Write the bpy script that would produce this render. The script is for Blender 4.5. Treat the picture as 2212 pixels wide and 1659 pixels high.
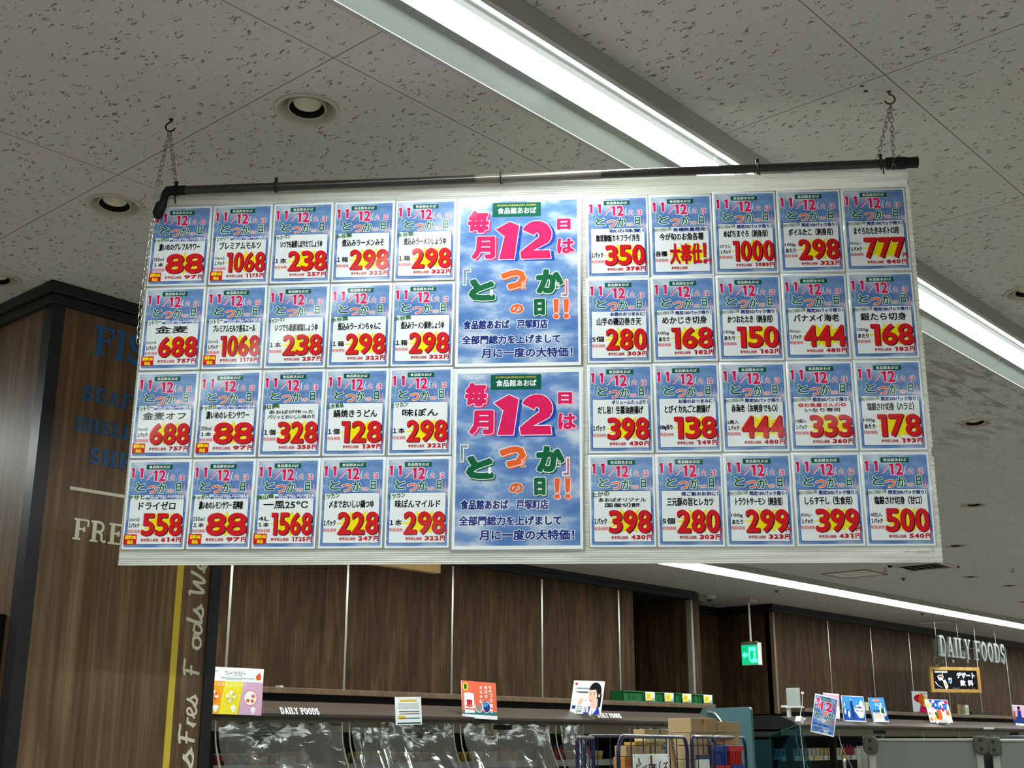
import bpy, bmesh, math, random
import numpy as np
from mathutils import Vector, Matrix
random.seed(7)
PI = math.pi
for o in list(bpy.data.objects):
    bpy.data.objects.remove(o)
SC = bpy.context.scene
COL = SC.collection

# ---------------------------------------------------------------- camera, world, exposure
EYE = 1.65                      # camera height; store axes: X along the light rows, Y towards the chilled cases
CEIL = 1.504                    # ceiling above the eye
FPX, PITCH, YAW = 2654.9, math.radians(16.236), math.radians(48.316)
cam = bpy.data.cameras.new('camera')
cam.sensor_width = 36.0
cam.lens = FPX / 2212.0 * 36.0
cam.clip_start = 0.05
camo = bpy.data.objects.new('camera', cam)
COL.objects.link(camo)
camo.location = (0, 0, EYE)
camo.rotation_euler = (math.radians(90) + PITCH, 0, -(YAW))
SC.camera = camo
W = bpy.data.worlds.new('world'); SC.world = W; W.use_nodes = True
W.node_tree.nodes['Background'].inputs[0].default_value = (0.9, 0.95, 1.0, 1)
W.node_tree.nodes['Background'].inputs[1].default_value = 0.05
SC.view_settings.view_transform = 'Standard'
SC.view_settings.look = 'None'
SC.view_settings.gamma = 1.0
SC.view_settings.use_curve_mapping = False
SC.view_settings.exposure = 0.04
LAMP = 42.0                      # strength of the tubes of the ceiling light rows
_cp, _sp = math.cos(PITCH), math.sin(PITCH)
_cy, _sy = math.cos(YAW), math.sin(YAW)

def ray(x, y):
    X = (x - 1106) / FPX; Z = -(y - 829.5) / FPX
    w0, w1, w2 = X, _cp - Z * _sp, _sp + Z * _cp
    return (w0 * _cy + w1 * _sy, -w0 * _sy + w1 * _cy, w2)
def atZ(x, y, z):
    r = ray(x, y); t = z / r[2]; return Vector((r[0] * t, r[1] * t, z + EYE))
def atA(x, y, a):
    r = ray(x, y); t = a / r[0]; return Vector((a, r[1] * t, r[2] * t + EYE))
def atB(x, y, b):
    r = ray(x, y); t = b / r[1]; return Vector((r[0] * t, b, r[2] * t + EYE))

# ---------------------------------------------------------------- materials
MATS = {}
def srgb(r, g, b):
    f = lambda v: (v / 255 / 12.92) if v / 255 <= 0.04045 else ((v / 255 + 0.055) / 1.055) ** 2.4
    return (f(r), f(g), f(b), 1)
def mat(name, col, rough=0.5, metal=0.0, coat=0.0, emit=None, es=0.0, spec=0.5):
    if name in MATS: return MATS[name]
    m = bpy.data.materials.new(name); m.use_nodes = True
    b = m.node_tree.nodes['Principled BSDF']
    b.inputs['Base Color'].default_value = srgb(*col)
    b.inputs['Roughness'].default_value = rough
    b.inputs['Metallic'].default_value = metal
    b.inputs['Specular IOR Level'].default_value = spec
    b.inputs['Coat Weight'].default_value = coat
    b.inputs['Coat Roughness'].default_value = 0.08
    if emit:
        b.inputs['Emission Color'].default_value = srgb(*emit); b.inputs['Emission Strength'].default_value = es
    MATS[name] = m
    return m
def nodes(m):
    nt = m.node_tree; return nt, nt.nodes, nt.links, nt.nodes['Principled BSDF']
def mnode(N, op, **kw):
    n = N.new('ShaderNodeMath'); n.operation = op
    for k, v in kw.items(): n.inputs[int(k[1:])].default_value = v
    return n
def bump_noise(m, scale, strength, dist=0.002, vec=(1, 1, 1), detail=3):
    nt, N, L, b = nodes(m)
    tc = N.new('ShaderNodeTexCoord'); mp = N.new('ShaderNodeMapping'); mp.inputs['Scale'].default_value = vec
    no = N.new('ShaderNodeTexNoise'); no.inputs['Scale'].default_value = scale; no.inputs['Detail'].default_value = detail
    bu = N.new('ShaderNodeBump'); bu.inputs['Strength'].default_value = strength; bu.inputs['Distance'].default_value = dist
    L.new(tc.outputs['Object'], mp.inputs[0]); L.new(mp.outputs[0], no.inputs['Vector'])
    L.new(no.outputs[0], bu.inputs['Height']); L.new(bu.outputs[0], b.inputs['Normal'])
    if b.inputs['Coat Weight'].default_value > 0: L.new(bu.outputs[0], b.inputs['Coat Normal'])
    return m

def make_ceiling():
    m = mat('ceiling_tile', (232, 228, 220), 0.95, spec=0.1)
    nt, N, L, b = nodes(m)
    tc = N.new('ShaderNodeTexCoord')
    # wiggle the coordinates
    wn = N.new('ShaderNodeTexNoise'); wn.inputs['Scale'].default_value = 75; wn.inputs['Detail'].default_value = 1
    L.new(tc.outputs['Object'], wn.inputs['Vector'])
    vs = N.new('ShaderNodeVectorMath'); vs.operation = 'SUBTRACT'; vs.inputs[1].default_value = (.5, .5, .5)
    vm = N.new('ShaderNodeVectorMath'); vm.operation = 'SCALE'; vm.inputs['Scale'].default_value = 0.026
    va = N.new('ShaderNodeVectorMath'); va.operation = 'ADD'
    L.new(wn.outputs['Color'], vs.inputs[0]); L.new(vs.outputs[0], vm.inputs[0])
    L.new(tc.outputs['Object'], va.inputs[0]); L.new(vm.outputs[0], va.inputs[1])
    masks = []
    for (sx, sy, sc, lo, hi, keep) in ((3.8, 1.0, 22, 0.15, 0.18, 0.58), (1.5, 1.0, 44, 0.065, 0.09, 0.6)):
        mp = N.new('ShaderNodeMapping'); mp.inputs['Scale'].default_value = (sx, sy, 1)
        mp.inputs['Rotation'].default_value = (0, 0, 0.10)
        vo = N.new('ShaderNodeTexVoronoi'); vo.inputs['Scale'].default_value = sc; vo.voronoi_dimensions = '2D'
        L.new(va.outputs[0], mp.inputs[0]); L.new(mp.outputs[0], vo.inputs['Vector'])
        mr = N.new('ShaderNodeMapRange'); mr.inputs[1].default_value = lo; mr.inputs[2].default_value = hi
        mr.inputs[3].default_value = 1; mr.inputs[4].default_value = 0
        # random size per cell
        sp = N.new('ShaderNodeSeparateColor'); L.new(vo.outputs['Color'], sp.inputs[0])
        k = mnode(N, 'GREATER_THAN', i1=keep); L.new(sp.outputs[0], k.inputs[0])
        dv = mnode(N, 'MULTIPLY_ADD', i1=0.9, i2=0.55); L.new(sp.outputs[1], dv.inputs[0])
        dd = mnode(N, 'DIVIDE'); L.new(vo.outputs['Distance'], dd.inputs[0]); L.new(dv.outputs[0], dd.inputs[1])
        L.new(dd.outputs[0], mr.inputs[0])
        mu = mnode(N, 'MULTIPLY'); L.new(mr.outputs[0], mu.inputs[0]); L.new(k.outputs[0], mu.inputs[1])
        masks.append(mu)
    mx = mnode(N, 'MAXIMUM'); L.new(masks[0].outputs[0], mx.inputs[0]); L.new(masks[1].outputs[0], mx.inputs[1])
    # tile joints, 0.91 m squares
    sx = N.new('ShaderNodeSeparateXYZ'); L.new(tc.outputs['Object'], sx.inputs[0])
    js = []
    for i, off in ((0, 0.680), (1, 0.1435)):
        a = mnode(N, 'ADD', i1=-off + 9.1 * 5); L.new(sx.outputs[i], a.inputs[0])
        d = mnode(N, 'DIVIDE', i1=0.91); L.new(a.outputs[0], d.inputs[0])
        r = mnode(N, 'FRACT'); L.new(d.outputs[0], r.inputs[0])
        s = mnode(N, 'SUBTRACT', i1=0.5); L.new(r.outputs[0], s.inputs[0])
        ab = mnode(N, 'ABSOLUTE'); L.new(s.outputs[0], ab.inputs[0])
        g = mnode(N, 'GREATER_THAN', i1=0.5 - 0.0016); L.new(ab.outputs[0], g.inputs[0]); js.append(g)
        g2 = mnode(N, 'LESS_THAN', i1=0.5 - 0.012); L.new(ab.outputs[0], g2.inputs[0])
        m2 = mnode(N, 'MULTIPLY'); L.new(mx.outputs[0], m2.inputs[0]); L.new(g2.outputs[0], m2.inputs[1]); mx = m2
    jm = mnode(N, 'MAXIMUM'); L.new(js[0].outputs[0], jm.inputs[0]); L.new(js[1].outputs[0], jm.inputs[1])
    # grime with a shape of its own: smears near a diffuser outlet
    dist = N.new('ShaderNodeVectorMath'); dist.operation = 'DISTANCE'; dist.inputs[1].default_value = (5.3, 2.15, 3.154)
    L.new(tc.outputs['Object'], dist.inputs[0])
    fall = N.new('ShaderNodeMapRange'); fall.inputs[1].default_value = 0.2; fall.inputs[2].default_value = 1.7
    fall.inputs[3].default_value = 1; fall.inputs[4].default_value = 0; L.new(dist.outputs['Value'], fall.inputs[0])
    mp = N.new('ShaderNodeMapping'); mp.inputs['Scale'].default_value = (2.5, 9, 1); mp.inputs['Rotation'].default_value = (0, 0, .5)
    gn = N.new('ShaderNodeTexNoise'); gn.inputs['Scale'].default_value = 1.4; gn.inputs['Detail'].default_value = 6; gn.inputs['Distortion'].default_value = 1.0
    L.new(tc.outputs['Object'], mp.inputs[0]); L.new(mp.outputs[0], gn.inputs['Vector'])
    gr = N.new('ShaderNodeMapRange'); gr.inputs[1].default_value = 0.50; gr.inputs[2].default_value = 0.62; L.new(gn.outputs[0], gr.inputs[0])
    gm = mnode(N, 'MULTIPLY'); L.new(gr.outputs[0], gm.inputs[0]); L.new(fall.outputs[0], gm.inputs[1])
    gm2 = mnode(N, 'MULTIPLY', i1=0.55); L.new(gm.outputs[0], gm2.inputs[0])
    def mixc(prev, fac, col):
        mi = N.new('ShaderNodeMix'); mi.data_type = 'RGBA'
        L.new(fac, mi.inputs[0])
        if hasattr(prev, 'node'): L.new(prev, mi.inputs[6])
        else: mi.inputs[6].default_value = prev
        mi.inputs[7].default_value = col
        return mi.outputs[2]
    tone = N.new('ShaderNodeTexNoise'); tone.inputs['Scale'].default_value = 1.1; L.new(tc.outputs['Object'], tone.inputs['Vector'])
    tm = mnode(N, 'MULTIPLY', i1=0.12); L.new(tone.outputs[0], tm.inputs[0])
    c = mixc(srgb(208, 204, 198), tm.outputs[0], srgb(184, 170, 160))
    c = mixc(c, gm2.outputs[0], srgb(100, 92, 80))
    f1 = mnode(N, 'MULTIPLY', i1=0.76); L.new(mx.outputs[0], f1.inputs[0])
    c = mixc(c, f1.outputs[0], srgb(92, 84, 72))
    f2 = mnode(N, 'MULTIPLY', i1=0.8); L.new(jm.outputs[0], f2.inputs[0])
    c = mixc(c, f2.outputs[0], srgb(80, 70, 58))
    L.new(c, b.inputs['Base Color'])
    return m
make_ceiling()

def wood(name, c1, c2, c3, rough=0.42, sc=1.0):
    m = mat(name, c2, rough, spec=0.45)
    nt, N, L, b = nodes(m)
    tc = N.new('ShaderNodeTexCoord')
    def nz(scale, vec, detail, dist=0.0):
        mp = N.new('ShaderNodeMapping'); mp.inputs['Scale'].default_value = vec
        no = N.new('ShaderNodeTexNoise'); no.inputs['Scale'].default_value = scale
        no.inputs['Detail'].default_value = detail; no.inputs['Distortion'].default_value = dist
        L.new(tc.outputs['Object'], mp.inputs[0]); L.new(mp.outputs[0], no.inputs['Vector']); return no
    n1 = nz(11 * sc, (1, 1, 0.10), 5, 1.1); n2 = nz(90 * sc, (1, 1, 0.02), 3); n3 = nz(3.6 * sc, (1, 1, 0.22), 3, 2.2)
    a = mnode(N, 'MULTIPLY_ADD', i1=0.55); L.new(n1.outputs[0], a.inputs[0])
    a2 = mnode(N, 'MULTIPLY', i1=0.50); L.new(n2.outputs[0], a2.inputs[0]); L.new(a2.outputs[0], a.inputs[2])
    a3 = mnode(N, 'MULTIPLY_ADD', i1=0.3); L.new(n3.outputs[0], a3.inputs[0]); L.new(a.outputs[0], a3.inputs[2])
    cr = N.new('ShaderNodeValToRGB'); e = cr.color_ramp.elements
    e[0].position = 0.47; e[0].color = srgb(*c1); e[1].position = 0.88; e[1].color = srgb(*c3)
    k = e.new(0.67); k.color = srgb(*c2)
    L.new(a3.outputs[0], cr.inputs[0]); L.new(cr.outputs[0], b.inputs['Base Color'])
    bu = N.new('ShaderNodeBump'); bu.inputs['Strength'].default_value = 0.12; bu.inputs['Distance'].default_value = 0.001
    L.new(n2.outputs[0], bu.inputs['Height']); L.new(bu.outputs[0], b.inputs['Normal'])
    return m
wood('walnut_panel', (76, 54, 36), (112, 84, 58), (150, 120, 88))
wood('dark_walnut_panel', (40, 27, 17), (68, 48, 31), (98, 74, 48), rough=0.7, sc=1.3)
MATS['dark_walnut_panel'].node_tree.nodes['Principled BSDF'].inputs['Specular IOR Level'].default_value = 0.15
wood('ledge_wood', (88, 68, 50), (104, 82, 62), (120, 96, 74))
wood('sign_oak', (150, 112, 58), (178, 138, 78), (196, 158, 96), sc=1.5)

def make_print_sky():
    m = mat('printed_sky', (110, 150, 205), 0.5, coat=0.22, spec=0.08)
    nt, N, L, b = nodes(m)
    tc = N.new('ShaderNodeTexCoord'); oi = N.new('ShaderNodeObjectInfo')
    mp = N.new('ShaderNodeMapping'); mp.inputs['Rotation'].default_value = (0, 0, -0.6); mp.inputs['Scale'].default_value = (1.0, 2.0, 1)
    no = N.new('ShaderNodeTexNoise'); no.inputs['Scale'].default_value = 9.0; no.inputs['Detail'].default_value = 5
    L.new(tc.outputs['Object'], mp.inputs[0]); L.new(mp.outputs[0], no.inputs['Vector'])
    cr = N.new('ShaderNodeValToRGB'); e = cr.color_ramp.elements
    e[0].position = 0.40; e[0].color = srgb(84, 124, 188); e[1].position = 0.70; e[1].color = srgb(222, 228, 238)
    k = e.new(0.52); k.color = srgb(118, 152, 204)
    L.new(no.outputs[0], cr.inputs[0]); L.new(cr.outputs[0], b.inputs['Base Color'])
    bu = N.new('ShaderNodeBump'); bu.inputs['Strength'].default_value = 0.25; bu.inputs['Distance'].default_value = 0.004
    n2 = N.new('ShaderNodeTexNoise'); n2.inputs['Scale'].default_value = 8; L.new(tc.outputs['Object'], n2.inputs['Vector'])
    L.new(n2.outputs[0], bu.inputs['Height']); L.new(bu.outputs[0], b.inputs['Coat Normal'])
make_print_sky()
def ink(name, c, rough=0.5, coat=0.12): return mat('print_' + name, c, rough, coat=coat, spec=0.08)
INK = dict(paper=ink('paper', (244, 246, 248)), panel=ink('panel', (238, 242, 247)), navy=ink('navy', (30, 52, 128)), blue=ink('blue', (40, 70, 175)),
           black=ink('black', (22, 22, 28)), red=ink('red', (214, 28, 36)), dred=ink('dark_red', (190, 28, 44)), lred=ink('pale_red', (222, 108, 108)),
           pink=ink('magenta', (226, 32, 98)), lpink=ink('pale_pink', (238, 150, 175)), green=ink('green', (18, 98, 62)), dgreen=ink('dark_green', (8, 92, 72)),
           lgreen=ink('pale_green', (150, 196, 178)), orange=ink('orange', (238, 100, 48)), yellow=ink('yellow', (252, 232, 20)), white=ink('white', (250, 250, 252)),
           gold=ink('gold', (222, 196, 80)), brandg=ink('brand_green', (62, 112, 72)), sky=MATS['printed_sky'],
           teal=ink('teal', (40, 120, 130)), skyb=ink('sky_blue', (70, 150, 222)), dblue=ink('deep_blue', (28, 84, 178)), salmon=ink('salmon', (238, 112, 84)),
           skin=ink('skin', (236, 200, 180)), lyel=ink('lemon', (244, 228, 60)), mauve=ink('mauve', (222, 176, 208)), grey=ink('grey', (150, 150, 150)),
           amber=ink('amber', (244, 170, 40)), lime=ink('lime', (150, 190, 60)), brown=ink('brown', (150, 90, 50)))
BLACKM = mat('black_trim', (26, 30, 33), 0.35); CORN = mat('cornice_black', (22, 25, 28), 0.5)
DARK = mat('black_parts_and_shade', (16, 16, 16), 0.8); STEEL = mat('satin_steel', (205, 200, 190), 0.32, 0.9)  # near-black for dark parts and for shade painted into recesses and gaps
WHITEM = mat('white_enamel', (235, 236, 232), 0.4); GREYP = mat('grey_plastic', (200, 202, 200), 0.5)
POLE = mat('brown_pole', (44, 38, 34), 0.3, coat=0.15); RUBBER = mat('black_rubber', (10, 10, 11), 0.5, spec=0.3)
CHAIN = mat('nickel_chain', (150, 146, 138), 0.3, 0.95); RUST = mat('rusty_hook', (110, 78, 56), 0.5, 0.7)
LEVBR = mat('canopy_brown', (76, 62, 54), 0.42, coat=0.1); KHAKI = mat('khaki_enamel', (128, 122, 100), 0.5)
TEAL = bump_noise(mat('teal_enamel', (76, 112, 118), 0.45), 3, 0.02); CARD = mat('cardboard', (186, 158, 116), 0.85)
BLUEC = mat('cage_blue', (16, 28, 74), 0.35, coat=0.3); SILV = mat('container_grey', (122, 124, 119), 0.5)
bump_noise(SILV, 40, 0.06, 0.001); bump_noise(CARD, 120, 0.08, 0.0005)
BRKT = mat('bracket_metal', (88, 90, 80), 0.45, 0.6); GREENC = mat('crate_green', (20, 100, 50), 0.4)
DRING = mat('downlight_ring', (196, 188, 172), 0.5); DLENS = mat('downlight_lens', (214, 206, 184), 0.25, coat=0.5)
bump_noise(DLENS, 120, 0.3, 0.002)
FIXM = mat('fixture_body', (176, 174, 166), 0.45); REFL = mat('fixture_reflector', (140, 146, 141), 0.14)
TUBE = mat('fixture_tube', (255, 255, 255), 0.5, emit=(244, 255, 250), es=LAMP)
TUBEF = mat('fixture_tube_far_side', (255, 255, 255), 0.5, emit=(244, 255, 250), es=LAMP * .06)
TUBES = mat('fixture_tube_side', (255, 255, 255), 0.5, emit=(244, 255, 250), es=LAMP * .012)
CREAM = mat('cream_letter', (246, 240, 214), 0.5); BLUEL = mat('blue_letter', (36, 104, 172), 0.5); YEL = mat('yellow_stripe', (236, 206, 66), 0.5)
LEDG = mat('exit_green', (0, 140, 80), 0.5, emit=(10, 205, 130), es=0.9); LEDW = mat('exit_cyan', (120, 230, 230), 0.5, emit=(110, 240, 235), es=1.0)
FLOORM = mat('floor_vinyl', (158, 154, 146), 0.3)
bump_noise(FLOORM, 2, 0.02)

def make_corrugated():
    m = mat('corrugated_plastic', (236, 238, 234), 0.3, spec=0.5)
    nt, N, L, b = nodes(m)
    tr = N.new('ShaderNodeBsdfTranslucent'); tr.inputs[0].default_value = (0.95, 0.94, 0.88, 1)
    mx = N.new('ShaderNodeMixShader'); mx.inputs[0].default_value = 0.42
    out = [n for n in N if n.type == 'OUTPUT_MATERIAL'][0]
    L.new(b.outputs[0], mx.inputs[1]); L.new(tr.outputs[0], mx.inputs[2]); L.new(mx.outputs[0], out.inputs[0])
    tc = N.new('ShaderNodeTexCoord'); no = N.new('ShaderNodeTexNoise'); mp = N.new('ShaderNodeMapping'); mp.inputs['Scale'].default_value = (1.2, 30, 1)
    L.new(tc.outputs['Object'], mp.inputs[0]); L.new(mp.outputs[0], no.inputs['Vector']); no.inputs['Scale'].default_value = 4; no.inputs['Detail'].default_value = 4
    cr = N.new('ShaderNodeValToRGB'); cr.color_ramp.elements[0].color = srgb(196, 198, 194); cr.color_ramp.elements[1].color = srgb(250, 250, 246)
    cr.color_ramp.elements[0].position = 0.3; cr.color_ramp.elements[1].position = 0.6
    L.new(no.outputs[0], cr.inputs[0]); L.new(cr.outputs[0], b.inputs['Base Color'])
    return m
CORR = make_corrugated()
def make_film(name, tint, fac, rough, bumps):
    m = bpy.data.materials.new(name); m.use_nodes = True; MATS[name] = m
    N = m.node_tree.nodes; L = m.node_tree.links; N.clear()
    out = N.new('ShaderNodeOutputMaterial'); mx = N.new('ShaderNodeMixShader'); t = N.new('ShaderNodeBsdfTransparent'); g = N.new('ShaderNodeBsdfGlossy')
    t.inputs[0].default_value = tint; g.inputs['Roughness'].default_value = rough; g.inputs[0].default_value = (.95, 1, 1, 1); mx.inputs[0].default_value = fac
    L.new(t.outputs[0], mx.inputs[1]); L.new(g.outputs[0], mx.inputs[2]); L.new(mx.outputs[0], out.inputs[0])
    if bumps:
        tc = N.new('ShaderNodeTexCoord'); mp = N.new('ShaderNodeMapping'); mp.inputs['Scale'].default_value = bumps[0]
        no = N.new('ShaderNodeTexNoise'); no.inputs['Scale'].default_value = bumps[1]; no.inputs['Detail'].default_value = 3; no.inputs['Distortion'].default_value = 0.7
        bu = N.new('ShaderNodeBump'); bu.inputs['Strength'].default_value = bumps[2]; bu.inputs['Distance'].default_value = 0.007
        L.new(tc.outputs['Object'], mp.inputs[0]); L.new(mp.outputs[0], no.inputs['Vector']); L.new(no.outputs[0], bu.inputs['Height']); L.new(bu.outputs[0], g.inputs['Normal'])
    return m
FILM = make_film('curtain_film', (.74, .78, .78, 1), 0.40, 0.15, ((2.6, 1, 3.5), 4, 1.0))
GLASS = make_film('teal_glass', (.45, .68, .70, 1), 0.10, 0.03, None)
ACRYL = make_film('clear_acrylic', (.88, .9, .9, 1), 0.10, 0.05, None)

# ---------------------------------------------------------------- object helpers
def finish(me, name, mats, parent=None, smooth=False, loc=None, rot=None):
    for m in (mats if isinstance(mats, (list, tuple)) else [mats]): me.materials.append(m)
    if smooth:
        for p in me.polygons: p.use_smooth = True
    o = bpy.data.objects.new(name, me); COL.objects.link(o)
    if parent: o.parent = parent
    if loc is not None: o.location = loc
    if rot is not None: o.rotation_euler = rot
    return o
def empty(name, label, cat, loc=(0, 0, 0), rz=0, group=None):
    o = bpy.data.objects.new(name, None); COL.objects.link(o); o.location = loc; o.rotation_euler = (0, 0, rz)
    o.empty_display_size = 0.05
    o['label'] = label; o['category'] = cat
    if group: o['group'] = group
    return o
def tag(o, label, cat, group=None):
    o['label'] = label; o['category'] = cat
    if group: o['group'] = group
    return o
def struct(o): o['kind'] = 'structure'; return o

class MB:
    def __init__(s): s.v = []; s.f = []; s.m = []
    def add(s, vs, fs, mi=0, M=None):
        k = len(s.v)
        for p in vs:
            p = Vector(p); s.v.append(tuple(M @ p) if M else tuple(p))
        for f in fs: s.f.append([i + k for i in f]); s.m.append(mi)
        return s
    def box(s, x0, x1, y0, y1, z0, z1, mi=0, M=None):
        vs = [(x, y, z) for z in (z0, z1) for y in (y0, y1) for x in (x0, x1)]
        return s.add(vs, [(0, 2, 3, 1), (4, 5, 7, 6), (0, 1, 5, 4), (2, 6, 7, 3), (0, 4, 6, 2), (1, 3, 7, 5)], mi, M)
    def prism(s, pts, ext, axis='X', mi=0, M=None):
        """closed outline pts (2D) extruded between ext[0] and ext[1] along axis"""
        n = len(pts); vs = []
        for e in ext:
            for (p, q) in pts:
                vs.append({'X': (e, p, q), 'Y': (p, e, q), 'Z': (p, q, e)}[axis])
        fs = [tuple(range(n - 1, -1, -1)), tuple(range(n, 2 * n))] + [(i, (i + 1) % n, n + (i + 1) % n, n + i) for i in range(n)]
        return s.add(vs, fs, mi, M)
    def tube(s, path, r, seg=8, closed=False, mi=0, caps=True):
        P = [Vector(p) for p in path]; n = len(P); k = len(s.v); up = None
        for i in range(n):
            a = P[(i - 1) % n] if (closed or i > 0) else P[0]; b = P[(i + 1) % n] if (closed or i < n - 1) else P[-1]
            d = (b - a).normalized()
            if up is None: up = Vector((0, 0, 1)) if abs(d.z) < 0.9 else Vector((1, 0, 0))
            s1 = d.cross(up).normalized(); u1 = s1.cross(d).normalized(); up = u1
            rr = r[i] if isinstance(r, (list, tuple)) else r
            for j in range(seg):
                t = 2 * PI * j / seg; s.v.append(tuple(P[i] + s1 * math.cos(t) * rr + u1 * math.sin(t) * rr))
        for i in range(n if closed else n - 1):
            for j in range(seg):
                a = k + i * seg + j; b = k + i * seg + (j + 1) % seg; c = k + ((i + 1) % n) * seg + (j + 1) % seg; d = k + ((i + 1) % n) * seg + j
                s.f.append([a, b, c, d]); s.m.append(mi)
        if caps and not closed:
            s.f.append([k + j for j in range(seg)][::-1]); s.m.append(mi)
            s.f.append([k + (n - 1) * seg + j for j in range(seg)]); s.m.append(mi)
        return s
    def lathe(s, prof, seg=32, mi=0, M=None, cap=False):
        """prof: list of (r, z)"""
        vs = []; fs = []
        for (r, z) in prof:
            for j in range(seg):
                t = 2 * PI * j / seg; vs.append((r * math.cos(t), r * math.sin(t), z))
        for i in range(len(prof) - 1):
            for j in range(seg):
                fs.append((i * seg + j, i * seg + (j + 1) % seg, (i + 1) * seg + (j + 1) % seg, (i + 1) * seg + j))
        if cap:
            fs.append(tuple(range(seg))[::-1]); fs.append(tuple((len(prof) - 1) * seg + j for j in range(seg)))
        return s.add(vs, fs, mi, M)
    def build(s, name, mats, parent=None, smooth=False, loc=None, rot=None, bevel=0):
        me = bpy.data.meshes.new(name); me.from_pydata(s.v, [], s.f); me.update()
        if len(set(s.m)) > 1: me.polygons.foreach_set('material_index', s.m)
        o = finish(me, name, mats, parent, smooth, loc, rot)
        if bevel:
            b = o.modifiers.new('bevel', 'BEVEL'); b.width = bevel; b.segments = 2; b.limit_method = 'ANGLE'
        if smooth:
            try: me.set_sharp_from_angle(angle=math.radians(40))
            except Exception: pass
        return o
def copy_tree(o, parent=None):
    c = o.copy(); COL.objects.link(c); c.parent = parent
    for ch in o.children: copy_tree(ch, c)
    return c

# ---------------------------------------------------------------- lettering
_cu = bpy.data.curves.new('lettering', 'FONT'); _cu.resolution_u = 3
_co = bpy.data.objects.new('lettering', _cu); COL.objects.link(_co)
_cache = {}
def glyphs(s, res=3):
    key = (s, res)
    if key in _cache: return _cache[key]
    _cu.body = s; _cu.resolution_u = res
    bpy.context.view_layer.update()
    dg = bpy.context.evaluated_depsgraph_get(); ev = _co.evaluated_get(dg); me = ev.to_mesh()
    nv = len(me.vertices); co = np.empty(nv * 3); me.vertices.foreach_get('co', co); co = co.reshape(-1, 3)[:, :2].copy()
    nl = len(me.loops); li = np.empty(nl, dtype=np.int64); me.loops.foreach_get('vertex_index', li)
    le = np.empty(nl, dtype=np.int64); me.loops.foreach_get('edge_index', le)
    fs = [tuple(p.vertices) for p in me.polygons]
    ne = len(me.edges); ed = np.empty(ne * 2, dtype=np.int64); me.edges.foreach_get('vertices', ed); ed = ed.reshape(-1, 2)
    cnt = np.bincount(le, minlength=ne); be = ed[cnt == 1]
    ev.to_mesh_clear()
    lo = co.min(0); hi = co.max(0)
    _cache[key] = (co, fs, be, lo, hi)
    return _cache[key]

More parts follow.
